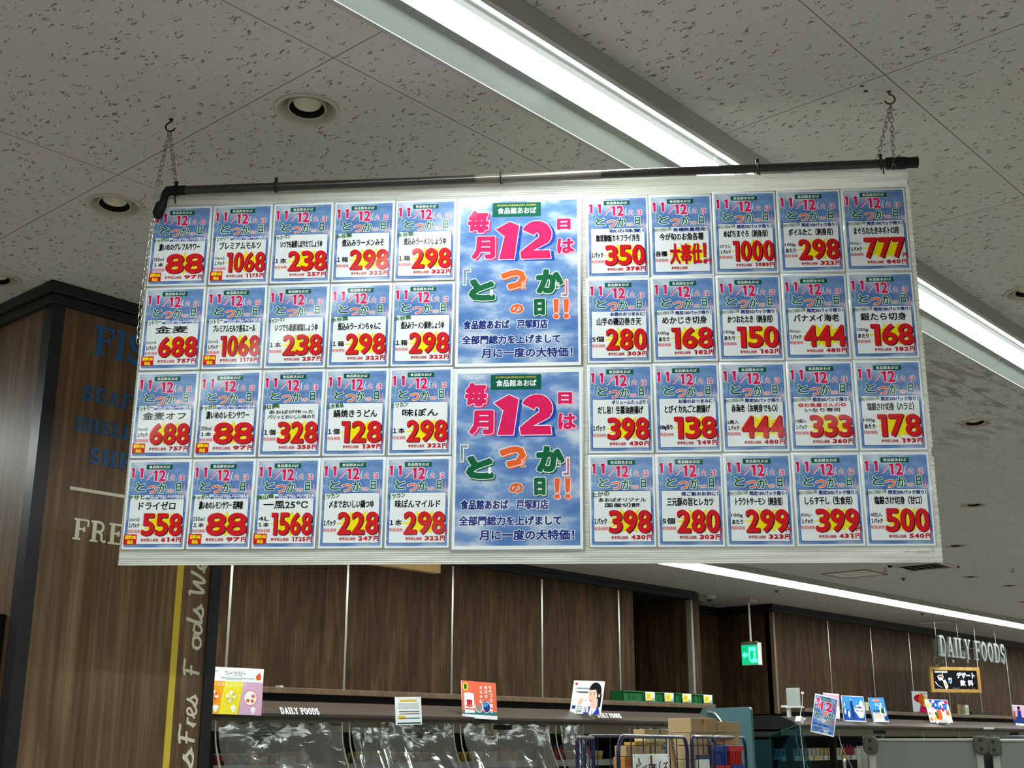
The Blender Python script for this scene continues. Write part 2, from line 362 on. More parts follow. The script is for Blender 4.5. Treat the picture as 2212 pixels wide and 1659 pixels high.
_rz = np.random.RandomState(4)
class Sheet:
    """a flat printed sheet: local x right, y up, layers stacked along z"""
    def __init__(s, inks): s.V = []; s.F = []; s.MI = []; s.n = 0; s.inks = list(inks); s.lay = 0
    def mi(s, k):
        if k not in s.inks: s.inks.append(k)
        return s.inks.index(k)
    def raw(s, pts, faces, k, z):
        s.V.append(np.column_stack([pts, np.full(len(pts), z)])); b = s.n
        s.F.extend([tuple(i + b for i in f) for f in faces]); s.MI.extend([s.mi(k)] * len(faces)); s.n += len(pts)
    def poly(s, pts, k, z): s.raw(np.array(pts, float), [tuple(range(len(pts)))], k, z)
    def rect(s, x0, x1, y0, y1, k, z): s.poly([(x0, y0), (x1, y0), (x1, y1), (x0, y1)], k, z)
    def ell(s, cx, cy, rx, ry, k, z, n=20, rot=0):
        s.poly([(cx + rx * math.cos(t) * math.cos(rot) - ry * math.sin(t) * math.sin(rot), cy + rx * math.cos(t) * math.sin(rot) + ry * math.sin(t) * math.cos(rot)) for t in [2 * PI * i / n for i in range(n)]], k, z)
    def box(s, x0, x1, y0, y1, z0, z1, k):
        b = s.n
        s.V.append(np.array([(x, y, z) for z in (z0, z1) for y in (y0, y1) for x in (x0, x1)], float))
        for f in [(0, 2, 3, 1), (4, 5, 7, 6), (0, 1, 5, 4), (2, 6, 7, 3), (0, 4, 6, 2), (1, 3, 7, 5)]:
            s.F.append(tuple(i + b for i in f)); s.MI.append(s.mi(k))
        s.n += 8
    def thick(s, pts, be, r, k, z):
        p = pts[be[:, 0]]; q = pts[be[:, 1]]; d = q - p; l = np.hypot(d[:, 0], d[:, 1]); ok = l > 1e-9; p = p[ok]; q = q[ok]; d = d[ok] / l[ok][:, None]
        n = np.column_stack([-d[:, 1], d[:, 0]]) * r; e = d * r * 0.55
        quad = np.stack([p - e - n, q + e - n, q + e + n, p - e + n], axis=1).reshape(-1, 2)
        # every piece a hair above or below its neighbours, so that no two faces coincide
        zz = np.repeat(_rz.uniform(0, 3.0e-5, len(p)), 4)
        s.raw(quad, [(4 * i, 4 * i + 1, 4 * i + 2, 4 * i + 3) for i in range(len(p))], k, z)
        s.V[-1][:, 2] += zz
    def text(s, t, x0, x1, y0, y1, k, z, r=0.0, out=None, ro=0.0, shadow=None, so=(0, 0), rot=0.0, shear=0.0, res=2, em=False, mirror=False):
        co, fs, be, lo, hi = glyphs(t, res)
        a = (co - lo) / np.maximum(hi - lo, 1e-6)
        if em: a[:, 1] = (co[:, 1] + 0.12) / 0.98
        if mirror: a[:, 0] = 1 - a[:, 0]
        w, h = x1 - x0, y1 - y0
        p = np.column_stack([a[:, 0] * w + a[:, 1] * h * shear, a[:, 1] * h])
        if rot:
            c, sn = math.cos(rot), math.sin(rot); cx, cy = w / 2, h / 2
            p = np.column_stack([(p[:, 0] - cx) * c - (p[:, 1] - cy) * sn + cx, (p[:, 0] - cx) * sn + (p[:, 1] - cy) * c + cy])
        p = p + np.array([x0, y0])
        if shadow:
            s.raw(p + so, fs, shadow, z - 1e-5)
            if r + ro > 0: s.thick(p + so, be, r + ro * 0.5, shadow, z)
            z += 4.5e-5
        if out:
            s.thick(p, be, r + ro, out, z); s.raw(p, fs, out, z - 1e-5); z += 4.5e-5
        s.raw(p, fs, k, z - 1e-5)
        if r > 0: s.thick(p, be, r, k, z)
    def mesh(s, name):
        me = bpy.data.meshes.new(name); V = np.concatenate(s.V)
        me.from_pydata([], [], []) if False else None
        nf = len(s.F); lens = np.array([len(f) for f in s.F], dtype=np.int32); flat = np.fromiter((i for f in s.F for i in f), dtype=np.int32)
        me.vertices.add(len(V)); me.vertices.foreach_set('co', V.astype(np.float32).ravel())
        me.loops.add(len(flat)); me.loops.foreach_set('vertex_index', flat)
        me.polygons.add(nf); st = np.zeros(nf, dtype=np.int32); st[1:] = np.cumsum(lens)[:-1]
        me.polygons.foreach_set('loop_start', st); me.polygons.foreach_set('material_index', np.array(s.MI, dtype=np.int32))
        me.update(calc_edges=True); me.validate()
        for k in s.inks: me.materials.append(INK[k] if k in INK else MATS[k])
        return me
    def build(s, name, M, parent=None):
        o = bpy.data.objects.new(name, s.mesh(name)); COL.objects.link(o); o.matrix_world = M
        if parent: o.parent = parent; o.matrix_parent_inverse = Matrix.Identity(4); o.matrix_basis = M
        return o
def frameM(origin, x, y):
    x = Vector(x).normalized(); y = Vector(y).normalized(); n = x.cross(y)
    return Matrix(((x.x, y.x, n.x, origin[0]), (x.y, y.y, n.y, origin[1]), (x.z, y.z, n.z, origin[2]), (0, 0, 0, 1)))

# stroke letters: slab capitals and script, every stroke a run of slabs
def arc(cx, cy, rx, ry, a0, a1, n=10):
    return [(cx + rx * math.cos(math.radians(a0 + (a1 - a0) * i / n)), cy + ry * math.sin(math.radians(a0 + (a1 - a0) * i / n))) for i in range(n + 1)]
def spline(P, n=6):
    out = []
    for i in range(len(P) - 1):
        p0 = P[max(i - 1, 0)]; p1 = P[i]; p2 = P[i + 1]; p3 = P[min(i + 2, len(P) - 1)]
        for j in range(n):
            t = j / n
            out.append(tuple(0.5 * ((2 * p1[k]) + (-p0[k] + p2[k]) * t + (2 * p0[k] - 5 * p1[k] + 4 * p2[k] - p3[k]) * t * t + (-p0[k] + 3 * p1[k] - 3 * p2[k] + p3[k]) * t ** 3) for k in (0, 1)))
    return out + [P[-1]]
K, T = 0.20, 0.095       # stem and hairline widths
def V_(x, y0=0, y1=1, serif=True):
    s = [([(x, y0), (x, y1)], K)]
    if serif: s += [([(x - .2, y0 + T / 2), (x + .2, y0 + T / 2)], T), ([(x - .2, y1 - T / 2), (x + .2, y1 - T / 2)], T)]
    return s
SLAB = {
 'F': (0.80, V_(.22) + [([(.2, .95), (.76, .95)], T), ([(.74, .95), (.74, .66)], T), ([(.2, .52), (.56, .52)], T), ([(.56, .64), (.56, .40)], T)]),
 'I': (0.46, V_(.22)),
 'E': (0.80, V_(.22) + [([(.2, .95), (.74, .95)], T), ([(.72, .95), (.72, .68)], T), ([(.2, .52), (.54, .52)], T), ([(.54, .64), (.54, .40)], T), ([(.2, .05), (.76, .05)], T), ([(.74, .05), (.74, .34)], T)]),
 'L': (0.74, V_(.22) + [([(.2, .05), (.70, .05)], T), ([(.68, .05), (.68, .36)], T)]),
 'H': (0.94, V_(.22) + V_(.72) + [([(.22, .5), (.72, .5)], T)]),
 'A': (0.92, [([(.18, .04), (.44, .98)], .11), ([(.46, .98), (.72, .04)], K), ([(.27, .32), (.62, .32)], T), ([(.04, .05), (.32, .05)], T), ([(.54, .05), (.90, .05)], T)]),
 'S': (0.70, [(arc(.34, .73, .21, .22, 20, 270, 12) + arc(.34, .27, .23, .23, 90, -160, 12)[1:], .17), ([(.57, .68), (.57, .98)], .08), ([(.09, .34), (.09, .03)], .08)]),
 'O': (0.86, [(arc(.41, .5, .30, .43, 0, 360, 24), .17)]),
 'D': (0.88, V_(.22) + [([(.2, .95), (.42, .95)] + arc(.42, .5, .34, .45, 90, -90, 12) + [(.2, .05)], .13)]),
 'R': (0.88, V_(.22) + [([(.2, .95), (.44, .95)] + arc(.44, .72, .22, .23, 90, -90, 8) + [(.2, .49)], .12), ([(.44, .49), (.60, .38), (.62, .12), (.74, .05), (.82, .12)], .13)]),
 'P': (0.82, V_(.22) + [([(.2, .95), (.44, .95)] + arc(.44, .70, .24, .25, 90, -90, 8) + [(.2, .45)], .12)]),
 'M': (1.10, V_(.20) + V_(.86) + [([(.22, .96), (.53, .15)], .13), ([(.53, .15), (.84, .96)], .1)]),
 'Y': (0.86, [([(.16, .95), (.43, .48)], K * .8), ([(.72, .95), (.43, .48)], .1)] + [([(.43, .5), (.43, 0)], K), ([(.25, .05), (.62, .05)], T), ([(.02, .95), (.32, .95)], T), ([(.58, .95), (.86, .95)], T)]),
 ' ': (0.42, []),
}
SCRIPT = {
 'W': (1.05, [(spline([(.10, .92), (.24, .98), (.22, .6), (.26, .05), (.48, .5), (.62, .78), (.60, .3), (.68, .04), (.88, .5), (1.0, .98)]), .085)]),
 'e': (.52, [(spline([(-.05, .12), (.15, .22), (.40, .42), (.34, .60), (.16, .52), (.10, .25), (.22, .03), (.42, .08), (.58, .25)]), .08)]),
 'o': (.50, [(spline([(.36, .52), (.14, .50), (.06, .22), (.20, .03), (.40, .14), (.44, .40), (.34, .55), (.46, .48), (.56, .50)]), .08)]),
 'd': (.58, [(spline([(.42, .48), (.16, .52), (.06, .22), (.18, .03), (.36, .2), (.48, .6), (.56, 1.05)]), .08), (spline([(.54, 1.0), (.46, .4), (.46, .08), (.60, .14)]), .08)]),
 's': (.46, [(spline([(-.04, .08), (.16, .3), (.30, .66), (.28, .50), (.40, .24), (.30, .04), (.10, .06), (.06, .16)]), .08), ([(.30, .06), (.5, .2)], .07)]),
 'F': (.80, [(spline([(.34, .98), (.26, .5), (.16, .0)]), .11), (spline([(.06, .90), (.40, .98), (.84, .95), (.90, 1.02)]), .085), ([(.06, .50), (.60, .54)], .085)]),
 'r': (.42, [(spline([(.0, .1), (.14, .4), (.18, .58), (.14, .3), (.10, .0)]), .08), (spline([(.14, .35), (.26, .52), (.42, .52)]), .08)]),
 'i': (.30, [(spline([(.16, .52), (.10, .2), (.14, .04), (.30, .12)]), .08), ([(.22, .74), (.30, .88)], .08)]),
 'T': (.8, [(spline([(.46, .96), (.38, .5), (.30, 0)]), .1), (spline([(.1, .88), (.5, .98), (.9, .96)]), .085)]),
 'h': (.5, [(spline([(.24, 1.0), (.12, .5), (.04, 0)]), .08), (spline([(.1, .3), (.28, .54), (.36, .4), (.32, .05), (.46, .1)]), .08)]),
 ' ': (.4, []),
}
def stroke_word(mb, word, font, h, wscale, M, ext, track=0.06):
    """lays the strokes of a word into mesh builder mb; returns advance width"""
    x = 0.0
    for ch in word:
        adv, sts = font[ch]
        for pts, w in sts:
            if font is SCRIPT: w = w * 1.4
            n = len(pts)
            closed = n > 3 and abs(pts[0][0] - pts[-1][0]) < 1e-6 and abs(pts[0][1] - pts[-1][1]) < 1e-6
            L = []; R = []
            for i in range(n):
                a = pts[i - 1] if i > 0 else (pts[-2] if closed else pts[0]); b = pts[i + 1] if i < n - 1 else (pts[1] if closed else pts[-1])
                dx, dy = b[0] - a[0], b[1] - a[1]; l = math.hypot(dx, dy) or 1
                nx, ny = -dy / l * w / 2, dx / l * w / 2
                L.append((pts[i][0] + nx, pts[i][1] + ny)); R.append((pts[i][0] - nx, pts[i][1] - ny))
            for i in range(n - 1):
                q = [L[i], R[i], R[i + 1], L[i + 1]]
                q = [((x + p[0]) * h * wscale, p[1] * h) for p in q]
                mb.prism(q, (0, ext * (1 + random.uniform(0, .06))), 'Z', M=M)
        x += adv + track
    return x * h * wscale
def word_width(word, font, h, wscale, track=0.06): return sum(font[c][0] + track for c in word) * h * wscale

# ================================================================ SETTING
ZC = EYE + CEIL
AX0, AX1, BY0, BY1 = -9.0, 27.0, -9.0, 9.2
DLP = [(663, 236), (247, 444), (-8, 604), (2222, 632), (2106, 914), (2104, 1091), (2065, 1179), (2097, 1246), (2180, 1265), (2214, 1300)]
from mathutils.geometry import delaunay_2d_cdt
hv = [Vector((AX0, BY0)), Vector((AX1, BY0)), Vector((AX1, BY1)), Vector((AX0, BY1))]; he = [(0, 1), (1, 2), (2, 3), (3, 0)]
HOLES = []
for x, y in DLP:
    p = atZ(x, y, CEIL); HOLES.append(p); k = len(hv)
    hv += [Vector((p.x + .072 * math.cos(2 * PI * i / 32), p.y + .072 * math.sin(2 * PI * i / 32))) for i in range(32)]
    he += [(k + i, k + (i + 1) % 32) for i in range(32)]
ov, oe, of, *_ = delaunay_2d_cdt(hv, he, [], 0, 1e-6)
of = [f for f in of if not any(((sum(ov[i].x for i in f) / 3 - p.x) ** 2 + (sum(ov[i].y for i in f) / 3 - p.y) ** 2) < .0715 ** 2 for p in HOLES)]
m = MB(); m.add([(v.x, v.y, ZC) for v in ov], [tuple(reversed(f)) for f in of])
m.box(AX0, AX1, BY0, BY1, ZC + .12, ZC + .16)
struct(m.build('ceiling', MATS['ceiling_tile']))
m = MB(); m.box(AX0, AX1, BY0, BY1, -0.05, 0); struct(m.build('floor', FLOORM))
PLAS = mat('plaster', (206, 202, 192), 0.8)
for nm, q in (('wall_back', (AX0 - .1, AX0, BY0, BY1)), ('wall_front', (AX1, AX1 + .1, BY0, BY1)), ('wall_right', (AX0, AX1, BY0 - .1, BY0))):
    m = MB(); m.box(*q, 0, ZC); struct(m.build(nm, PLAS))
WY = 7.18
# chilled-side wall in three runs with a niche and a set-back between them
LZ = EYE + 0.30
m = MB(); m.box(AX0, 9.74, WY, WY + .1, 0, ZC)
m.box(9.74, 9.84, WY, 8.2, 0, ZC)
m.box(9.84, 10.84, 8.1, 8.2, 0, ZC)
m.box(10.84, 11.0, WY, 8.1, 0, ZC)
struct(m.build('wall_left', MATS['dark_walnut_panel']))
m = MB(); m.box(9.74, 10.84, 7.19, 8.1, ZC - .085, ZC); struct(m.build('trim_40', CORN))  # black soffit added to darken the niche's ceiling
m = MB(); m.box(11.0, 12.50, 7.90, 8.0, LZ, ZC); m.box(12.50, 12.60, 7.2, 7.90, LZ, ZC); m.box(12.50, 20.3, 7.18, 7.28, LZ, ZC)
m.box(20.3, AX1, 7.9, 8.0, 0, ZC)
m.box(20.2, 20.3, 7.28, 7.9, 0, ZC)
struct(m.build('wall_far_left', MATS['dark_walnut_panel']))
m = MB(); m.box(11.0, AX1, 7.95, 8.0, 0, LZ); m.box(12.52, 12.60, 7.25, 7.9, 0, LZ); m.box(12.60, AX1, 7.22, 7.28, 0, LZ)
struct(m.build('wall_far_base', DARK))  # near-black panels paint the darkness of the recess below the wood
# cornices
def cornice(n, pts, inside=0.0):
    """pts: plan polyline of the cornice front"""
    mb = MB()
    for (x0, x1, y0, y1) in pts:
        mb.box(x0, x1, y0, y1, ZC - .035, ZC); 
        sx = 0.010
        mb.box(x0 + (sx if x1 - x0 < .2 else 0), x1, y0 + (sx if y1 - y0 < .2 or True else 0), y1, ZC - .085, ZC - .035)
    return struct(mb.build('trim_%d' % n, CORN, bevel=0.004))
cornice(1, [(AX0, 10.87, 7.135, 7.19), (10.84, 10.90, 7.14, 7.9)])
cornice(2, [(10.9, 12.50, 7.85, 7.91), (12.44, 12.51, 7.15, 7.9), (12.44, 20.3, 7.135, 7.19)])
# metal joint strips of the panelling
n = 3
for a in (5.12, 6.18, 7.32, 8.46, 9.60):
    m = MB(); m.box(a - .010, a + .010, WY - .006, WY, EYE + .30, ZC - .10); struct(m.build('trim_%d' % n, STEEL)); n += 1
for a in (13.79, 14.92, 16.05, 17.20, 18.32, 19.48):
    m = MB(); m.box(a - .010, a + .010, WY - .006, WY, EYE + .30, ZC - .10); struct(m.build('trim_%d' % n, STEEL)); n += 1
m = MB(); m.box(10.835, 10.875, WY - .006, WY, EYE + .3, ZC - .09); m.box(10.832, 10.84, WY - .006, WY + .05, EYE + .3, ZC - .09)
struct(m.build('trim_%d' % n, mat('corner_strip', (150, 142, 130), 0.5, 0.3))); n += 1
m = MB(); m.box(12.488, 12.50, WY, WY + .035, LZ, ZC - .09); m.box(12.488, 12.53, WY - .008, WY, LZ, ZC - .09)
struct(m.build('trim_%d' % n, mat('corner_strip_brown', (126, 104, 84), 0.5, 0.2))); n += 1
# brown ledge above the first case and a black block painting the gap's shade
m = MB(); m.box(AX0 + 8, 10.80, 6.90, WY, EYE + .318, EYE + .358); struct(m.build('trim_%d' % n, MATS['ledge_wood'], bevel=.003)); n += 1
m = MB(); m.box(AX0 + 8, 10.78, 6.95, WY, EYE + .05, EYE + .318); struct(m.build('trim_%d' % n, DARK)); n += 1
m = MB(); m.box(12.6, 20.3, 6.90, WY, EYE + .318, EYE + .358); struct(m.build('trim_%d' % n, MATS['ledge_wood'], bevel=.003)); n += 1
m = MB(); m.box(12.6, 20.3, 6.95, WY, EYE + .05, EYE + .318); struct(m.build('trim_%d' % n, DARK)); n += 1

# wood-clad pillar
PA0, PA1, PB0, PB1 = 1.905, 2.646, 3.782, 5.6
m = MB(); m.box(PA0, PA1, PB0, PB1, 0, ZC); struct(m.build('wall_pillar', MATS['walnut_panel']))
m = MB(); m.box(PA0 - .032, PA1 + .032, PB0 - .032, PB1, ZC - .04, ZC); m.box(PA0 - .020, PA1 + .020, PB0 - .020, PB1, ZC - .075, ZC - .04)
struct(m.build('trim_%d' % n, CORN, bevel=0.004)); n += 1
m = MB(); m.box(PA0 - .006, PA0 + .040, PB0 - .006, PB0, 0, ZC - .075); m.box(PA0 - .006, PA0, PB0, PB0 + .052, 0, ZC - .075); struct(m.build('trim_%d' % n, BLACKM)); n += 1
m = MB(); m.box(PA1 - .040, PA1 + .004, PB0 - .006, PB0, 0, ZC - .075); m.box(PA1, PA1 + .006, PB0, PB0 + .05, 0, ZC - .075); struct(m.build('trim_%d' % n, BLACKM)); n += 1
# yellow stripe
m = MB(); m.box(2.466, 2.491, PB0 - .004, PB0, 0.3, ZC - .9); tag(m.build('yellow_stripe', YEL), 'yellow vertical stripe running up the wood-clad pillar beside the script lettering', 'stripe')
# pillar lettering: slab capitals (centred) and script reading upwards
def pillar_word(word, ctr_x, base, h, wsc, material, label, name='wall_lettering'):
    mb = MB(); w = word_width(word, SLAB, h, wsc)
    M = frameM((ctr_x - w / 2, PB0 - 0.0005, base), (1, 0, 0), (0, 0, 1))
    stroke_word(mb, word, SLAB, h, wsc, M, 0.006)
    tag(mb.build(name, material), label, 'lettering')
YB = PB0
def zb(x, y): return atB(x, y, YB).z
cx = 2.285
pf = atB(205, 702, YB); pt = atB(208, 770, YB)
def place(word, xl, ytop, ybot, xsecond, k, material, label):
    """left edge, cap top and foot, and the x of letter k's left edge give size and spacing"""
    a0 = atB(xl, (ytop + ybot) / 2, YB); z1 = atB(xl, ytop, YB).z; z0 = atB(xl, ybot, YB).z
    h = z1 - z0; a1 = atB(xsecond, (ytop + ybot) / 2, YB).x
    adv = sum(SLAB[c][0] + 0.06 for c in word[:k]) * h
    ws = (a1 - a0.x) / adv
    mb = MB(); M = frameM((a0.x, PB0 - 0.0005, z0), (1, 0, 0), (0, 0, 1))
    stroke_word(mb, word, SLAB, h, ws, None, 0.0025)
    o = mb.build('wall_lettering', material); o.matrix_world = M; tag(o, label, 'lettering')
place('FISH', 203, 700, 765, 250, 1, BLUEL, 'large blue slab letters FISH on the wood-clad pillar, partly behind the board')
place('SEAFOOD', 178, 830, 863, 263, 3, BLUEL, 'blue letters SEAFOOD on the wood-clad pillar, second line down')
place('SHELLFISH', 163, 898, 928, 243, 3, BLUEL, 'blue letters SHELLFISH on the wood-clad pillar, third line down')
place('SHRIMP', 192, 965, 1000, 255, 2, BLUEL, 'blue letters SHRIMP on the wood-clad pillar, lowest blue line')
place('FRESH', 157, 1118, 1165, 234, 2, CREAM, 'cream slab letters FRESH on the wood-clad pillar, below the cream rule')
p0 = atB(150, 1054, YB); m = MB(); m.box(p0.x, 2.42, PB0 - .005, PB0, p0.z - .0055, p0.z + .0055); tag(m.build('cream_rule', CREAM), 'thin cream horizontal rule on the wood-clad pillar above the cream letters', 'line')
def script(word, y_start, y_end, label):
    xbase = 2.587
    z0 = atB(430, y_start, YB).z; z1 = atB(430, y_end, YB).z
    h = 0.066; w1 = word_width(word, SCRIPT, h, 1.0, 0.0); mb = MB()
    # flat-cut letters: strokes extruded towards the viewer
    Mv = Matrix(((0, -1, 0, xbase), (0, 0, -1, PB0 - .0005), (1, 0, 0, z0), (0, 0, 0, 1)))
    stroke_word(mb, word, SCRIPT, h, (z1 - z0) / w1, None, 0.002, 0.0)
    o = mb.build('script_lettering', CREAM); o.matrix_world = Mv; tag(o, label, 'lettering')
script('is', 1690, 1618, 'cream script letters is, lowest word running up the pillar edge')
script('Fres', 1609, 1503, 'cream script letters Fres running up the pillar edge')
script('F', 1462, 1430, 'single cream script letter F midway up the pillar edge')
script('ods', 1405, 1308, 'cream script letters ods running up the pillar edge')
script('We', 1293, 1205, 'cream script letters We running up the pillar edge, just under the board')
# framed panel on the pillar's left face
t = empty('framed_notice', 'black framed dark teal notice on the pillar face at the far left edge', 'notice', (PA0, 3.87, 0))
m = MB(); 
for q in ((0, .018, 1.2, 2.043), ): m.box(-.03, 0, q[0], q[1], q[2], q[3])
m.box(-.03, 0, .018, .6, 2.025, 2.043); m.box(-.03, 0, .018, .6, 1.2, 1.218); m.box(-.03, 0, .582, .6, 1.218, 2.025)
m.build('frame', RUBBER, t); m = MB(); m.box(-.012, -.006, .018, .582, 1.218, 2.025); m.build('pane', mat('dark_teal', (30, 60, 60), .2), t)

# ================================================================ CEILING FITTINGS
def light_module(a0, L, b, label, group, var=0, first={}):
    if var not in first:
        t = empty('ceiling_light', label, 'ceiling light', (a0, b, ZC), 0, group)
        hw, dp = 0.125, 0.054
        m = MB(); m.box(0, L, -hw, -hw + .002, -dp, 0); m.box(0, L, hw - .002, hw, -dp, 0)
        m.box(0, L, -hw + .002, -hw + .014, -dp, -dp + .002); m.box(0, L, hw - .014, hw - .002, -dp, -dp + .002)
        m.box(0, L, -.05, .05, -.010, 0); m.build('housing', FIXM, t)
        m = MB()
        for s in (-1, 1):
            m.prism([(s * (hw - .014), -dp + .002), (s * .044, -.014), (s * .044, -.012), (s * (hw - .012), -dp + .004)], (0.002, L - .002), 'X')
        m.build('reflector', REFL, t)
        m = MB(); y0, y1, z0, z1, x0, x1 = .042, .039, -.010, -.026, .004, L - .004
        if var: y0, y1, z1 = .076, .064, -.076
        m.add([(x0, -y0, z0), (x1, -y0, z0), (x1, -y1, z1), (x0, -y1, z1), (x0, y0, z0), (x1, y0, z0), (x1, y1, z1), (x0, y1, z1)], [(3, 2, 6, 7)], 0)
        m.add([(x0, -y0, z0), (x1, -y0, z0), (x1, -y1, z1), (x0, -y1, z1), (x0, y0, z0), (x1, y0, z0), (x1, y1, z1), (x0, y1, z1)], [(0, 1, 2, 3), (5, 4, 7, 6), (0, 3, 7, 4), (1, 5, 6, 2)], 1)
        m.build('tube', [TUBE, TUBEF if var else TUBES], t)
        first[var] = t; return t
    t = copy_tree(first[var]); t.location = (a0, b, ZC); t['label'] = label; t['group'] = group
    return t
LM = 2.275
ROWB = (-5.20, -1.05, 1.613, 5.853)  # first two rows unseen, set nearer than regular spacing to brighten the pillar
for bi, b in enumerate(ROWB):
    k0, k1 = ((-3, 4), (-3, 6), (-3, 11), (-3, 11))[bi]
    for k in range(k0, k1):
        a0 = 0.30 + k * LM if bi != 3 else 1.66 + k * LM
        if bi == 2:
            lab = {0: 'near ceiling light module, bright tube crossing the top edge above the board', 1: 'ceiling light module of the near row passing just behind the board top',
                   2: 'ceiling light module of the near row leaving at the right edge'}.get(k, 'ceiling light module of the near row outside the view')
            g = 'ceiling lights of the near row'
        elif bi == 3:
            lab = 'white ceiling light module of the far row, %s' % {3: 'first one showing below the board', 4: 'second one right of the board foot', 5: 'third one, above the exit sign side', 6: 'fourth one, left of the hanging letters', 7: 'fifth one, above the hanging letters', 8: 'last one at the right edge'}.get(k, 'hidden from view'); g = 'ceiling lights of the far row'
        else: lab = 'unseen ceiling light module in a row behind the viewer, placed to brighten the pillar'; g = 'unseen ceiling lights behind the viewer'
        light_module(a0, LM, b, lab, g, int(bi == 3))

def downlight(first, x, y, label, lean=0.35):
    if first is None:
        t = empty('downlight', label, 'downlight', (x, y, ZC), 0, 'unlit downlights in the ceiling')
        m = MB(); m.lathe([(.0815, 0), (.0815, -.003), (.079, -.0055), (.073, -.0055), (.069, -.002), (.068, .002)], 48); m.build('ring', DRING, t, smooth=True)
        m = MB(); m.lathe([(.068, .002), (.060, .018), (.052, .040), (.0, .042)], 48); m.build('bowl', mat('downlight_bowl', (188, 180, 162), .55), t, smooth=True)
        R = Matrix.Translation((0.0, 0.0, .0)) @ Matrix.Rotation(0.10, 4, Vector((-.66, .75, 0)))
        m = MB(); m.lathe([(.047, .042), (.0475, .004), (.0465, .001), (.0445, .001), (.0435, .004)], 40, M=R); m.build('tilting_collar', DRING, t, smooth=True)
        m = MB(); m.lathe([(.0437, .003), (.0365, .030), (.0, .032)], 40, M=R); m.build('baffle', RUBBER, t, smooth=True)
        m = MB(); m.lathe([(.0362, .028), (.0355, .018), (.034, .0155)] + [((.033 - .00275 * i), .0150 - (.0012 if i % 2 else 0)) for i in range(12)] + [(0, .0148)], 36, M=R); m.build('lens', DLENS, t, smooth=True)
        return t
    t = copy_tree(first); t.location = (x, y, ZC); t['label'] = label
    return t
DL = [(663, 236, 'large unlit downlight in the ceiling above the left half of the board'), (247, 444, 'unlit downlight in the ceiling left of the board, above the pillar'),
      (-8, 604, 'unlit downlight cut by the left edge above the pillar'), (2222, 632, 'unlit downlight cut by the right edge beside the near light row'),
      (2106, 914, 'unlit downlight right of the board beneath the grimy ceiling patch'), (2104, 1091, 'unlit downlight right of the board, second below the grimy patch'),
      (2065, 1179, 'small distant downlight right of the board foot'), (2097, 1246, 'tiny distant downlight below and right of the air vent'),
      (2180, 1265, 'tiny distant downlight near the right edge above the far light row'), (2214, 1300, 'tiny distant downlight cut by the right edge above the far light row')]
d0 = None
for x, y, lab in DL:
    p = atZ(x, y, CEIL); d = downlight(d0, p.x, p.y, lab); d0 = d0 or d
# sprinkler / detector, access hatch, vent, sensor, spare hooks
p = atZ(1533, 1286, CEIL); t = empty('smoke_detector', 'small round detector on the ceiling left of the exit sign', 'detector', (p.x, p.y, ZC))
m = MB(); m.lathe([(.06, 0), (.06, -.03), (.05, -.04)], 24, cap=True); m.build('base', GREYP, t, smooth=True); m = MB(); m.lathe([(.03, -.04), (.03, -.06), (.02, -.065)], 20, cap=True); m.build('sensor', mat('sensor_dark', (80, 76, 70), .5), t, smooth=True)
for x, y, lab in ((1512, 1300, 'small dark sprinkler head in the ceiling left of the exit sign mount'), (1677, 1275.5, 'tiny sprinkler head beside the far light row above the exit sign'), (1951, 1249, 'tiny dark sprinkler head in the ceiling below the air vent'), (1992, 1325, 'tiny sprinkler head beside the far light row at the right')):
    p = atZ(x, y, CEIL); m = MB(); m.lathe([(.030, 0), (.030, -.003), (.012, -.005), (.010, -.018), (.018, -.022), (.0, -.024)], 20, M=Matrix.Translation((p.x, p.y, ZC)))
    tag(m.build('sprinkler', mat('sprinkler_brown', (96, 78, 66), .4, .5), smooth=True), lab, 'sprinkler')
t = empty('access_hatch', 'square ceiling access hatch with thin brown frame below the board', 'hatch', (10.71, 5.26, ZC))
m = MB(); h = .225
for q in ((-h, h, -h, -h + .014), (-h, h, h - .014, h), (-h, -h + .014, -h, h), (h - .014, h, -h, h)): m.box(*q, -.006, 0)
m.build('frame', mat('hatch_brown', (122, 88, 72), .5, .3), t); m = MB(); m.box(-h + .014, h - .014, -h + .014, h - .014, -.003, 0); m.build('panel', mat('hatch_panel', (222, 216, 204), .9), t)
t = empty('access_hatch', 'faint thin-framed ceiling hatch above the hanging letters at right', 'hatch', (15.9, 6.72, ZC))
m = MB()
for q in ((-h, h, -h, -h + .008), (-h, h, h - .008, h), (-h, -h + .008, -h, h), (h - .008, h, -h, h)): m.box(*q, -.004, 0)
m.build('frame', mat('hatch_brown', (122, 88, 72), .5, .3), t); m = MB(); m.box(-h + .008, h - .008, -h + .008, h - .008, -.003, 0); m.build('panel', MATS['hatch_panel'], t)
t = empty('air_vent', 'square ceiling air vent with dark slots just below the board corner', 'air vent', (10.62, 4.55, ZC))
m = MB(); h = .23
for q in ((-h, h, -h, -h + .04), (-h, h, h - .04, h), (-h, -h + .04, -h, h), (h - .04, h, -h, h)): m.box(*q, -.014, 0)
m.build('frame', mat('vent_frame', (208, 202, 190), .6), t)
m = MB(); m.box(-h + .04, h - .04, -h + .04, h - .04, -.002, 0); m.build('duct', DARK, t)
m = MB()
for k in range(5): y = -.16 + k * .08; m.prism([(y, -.012), (y + .035, -.002), (y + .038, -.002), (y + .003, -.013)], (-.19, .19), 'X')
m.build('slats', mat('vent_slat', (120, 116, 106), .6), t)
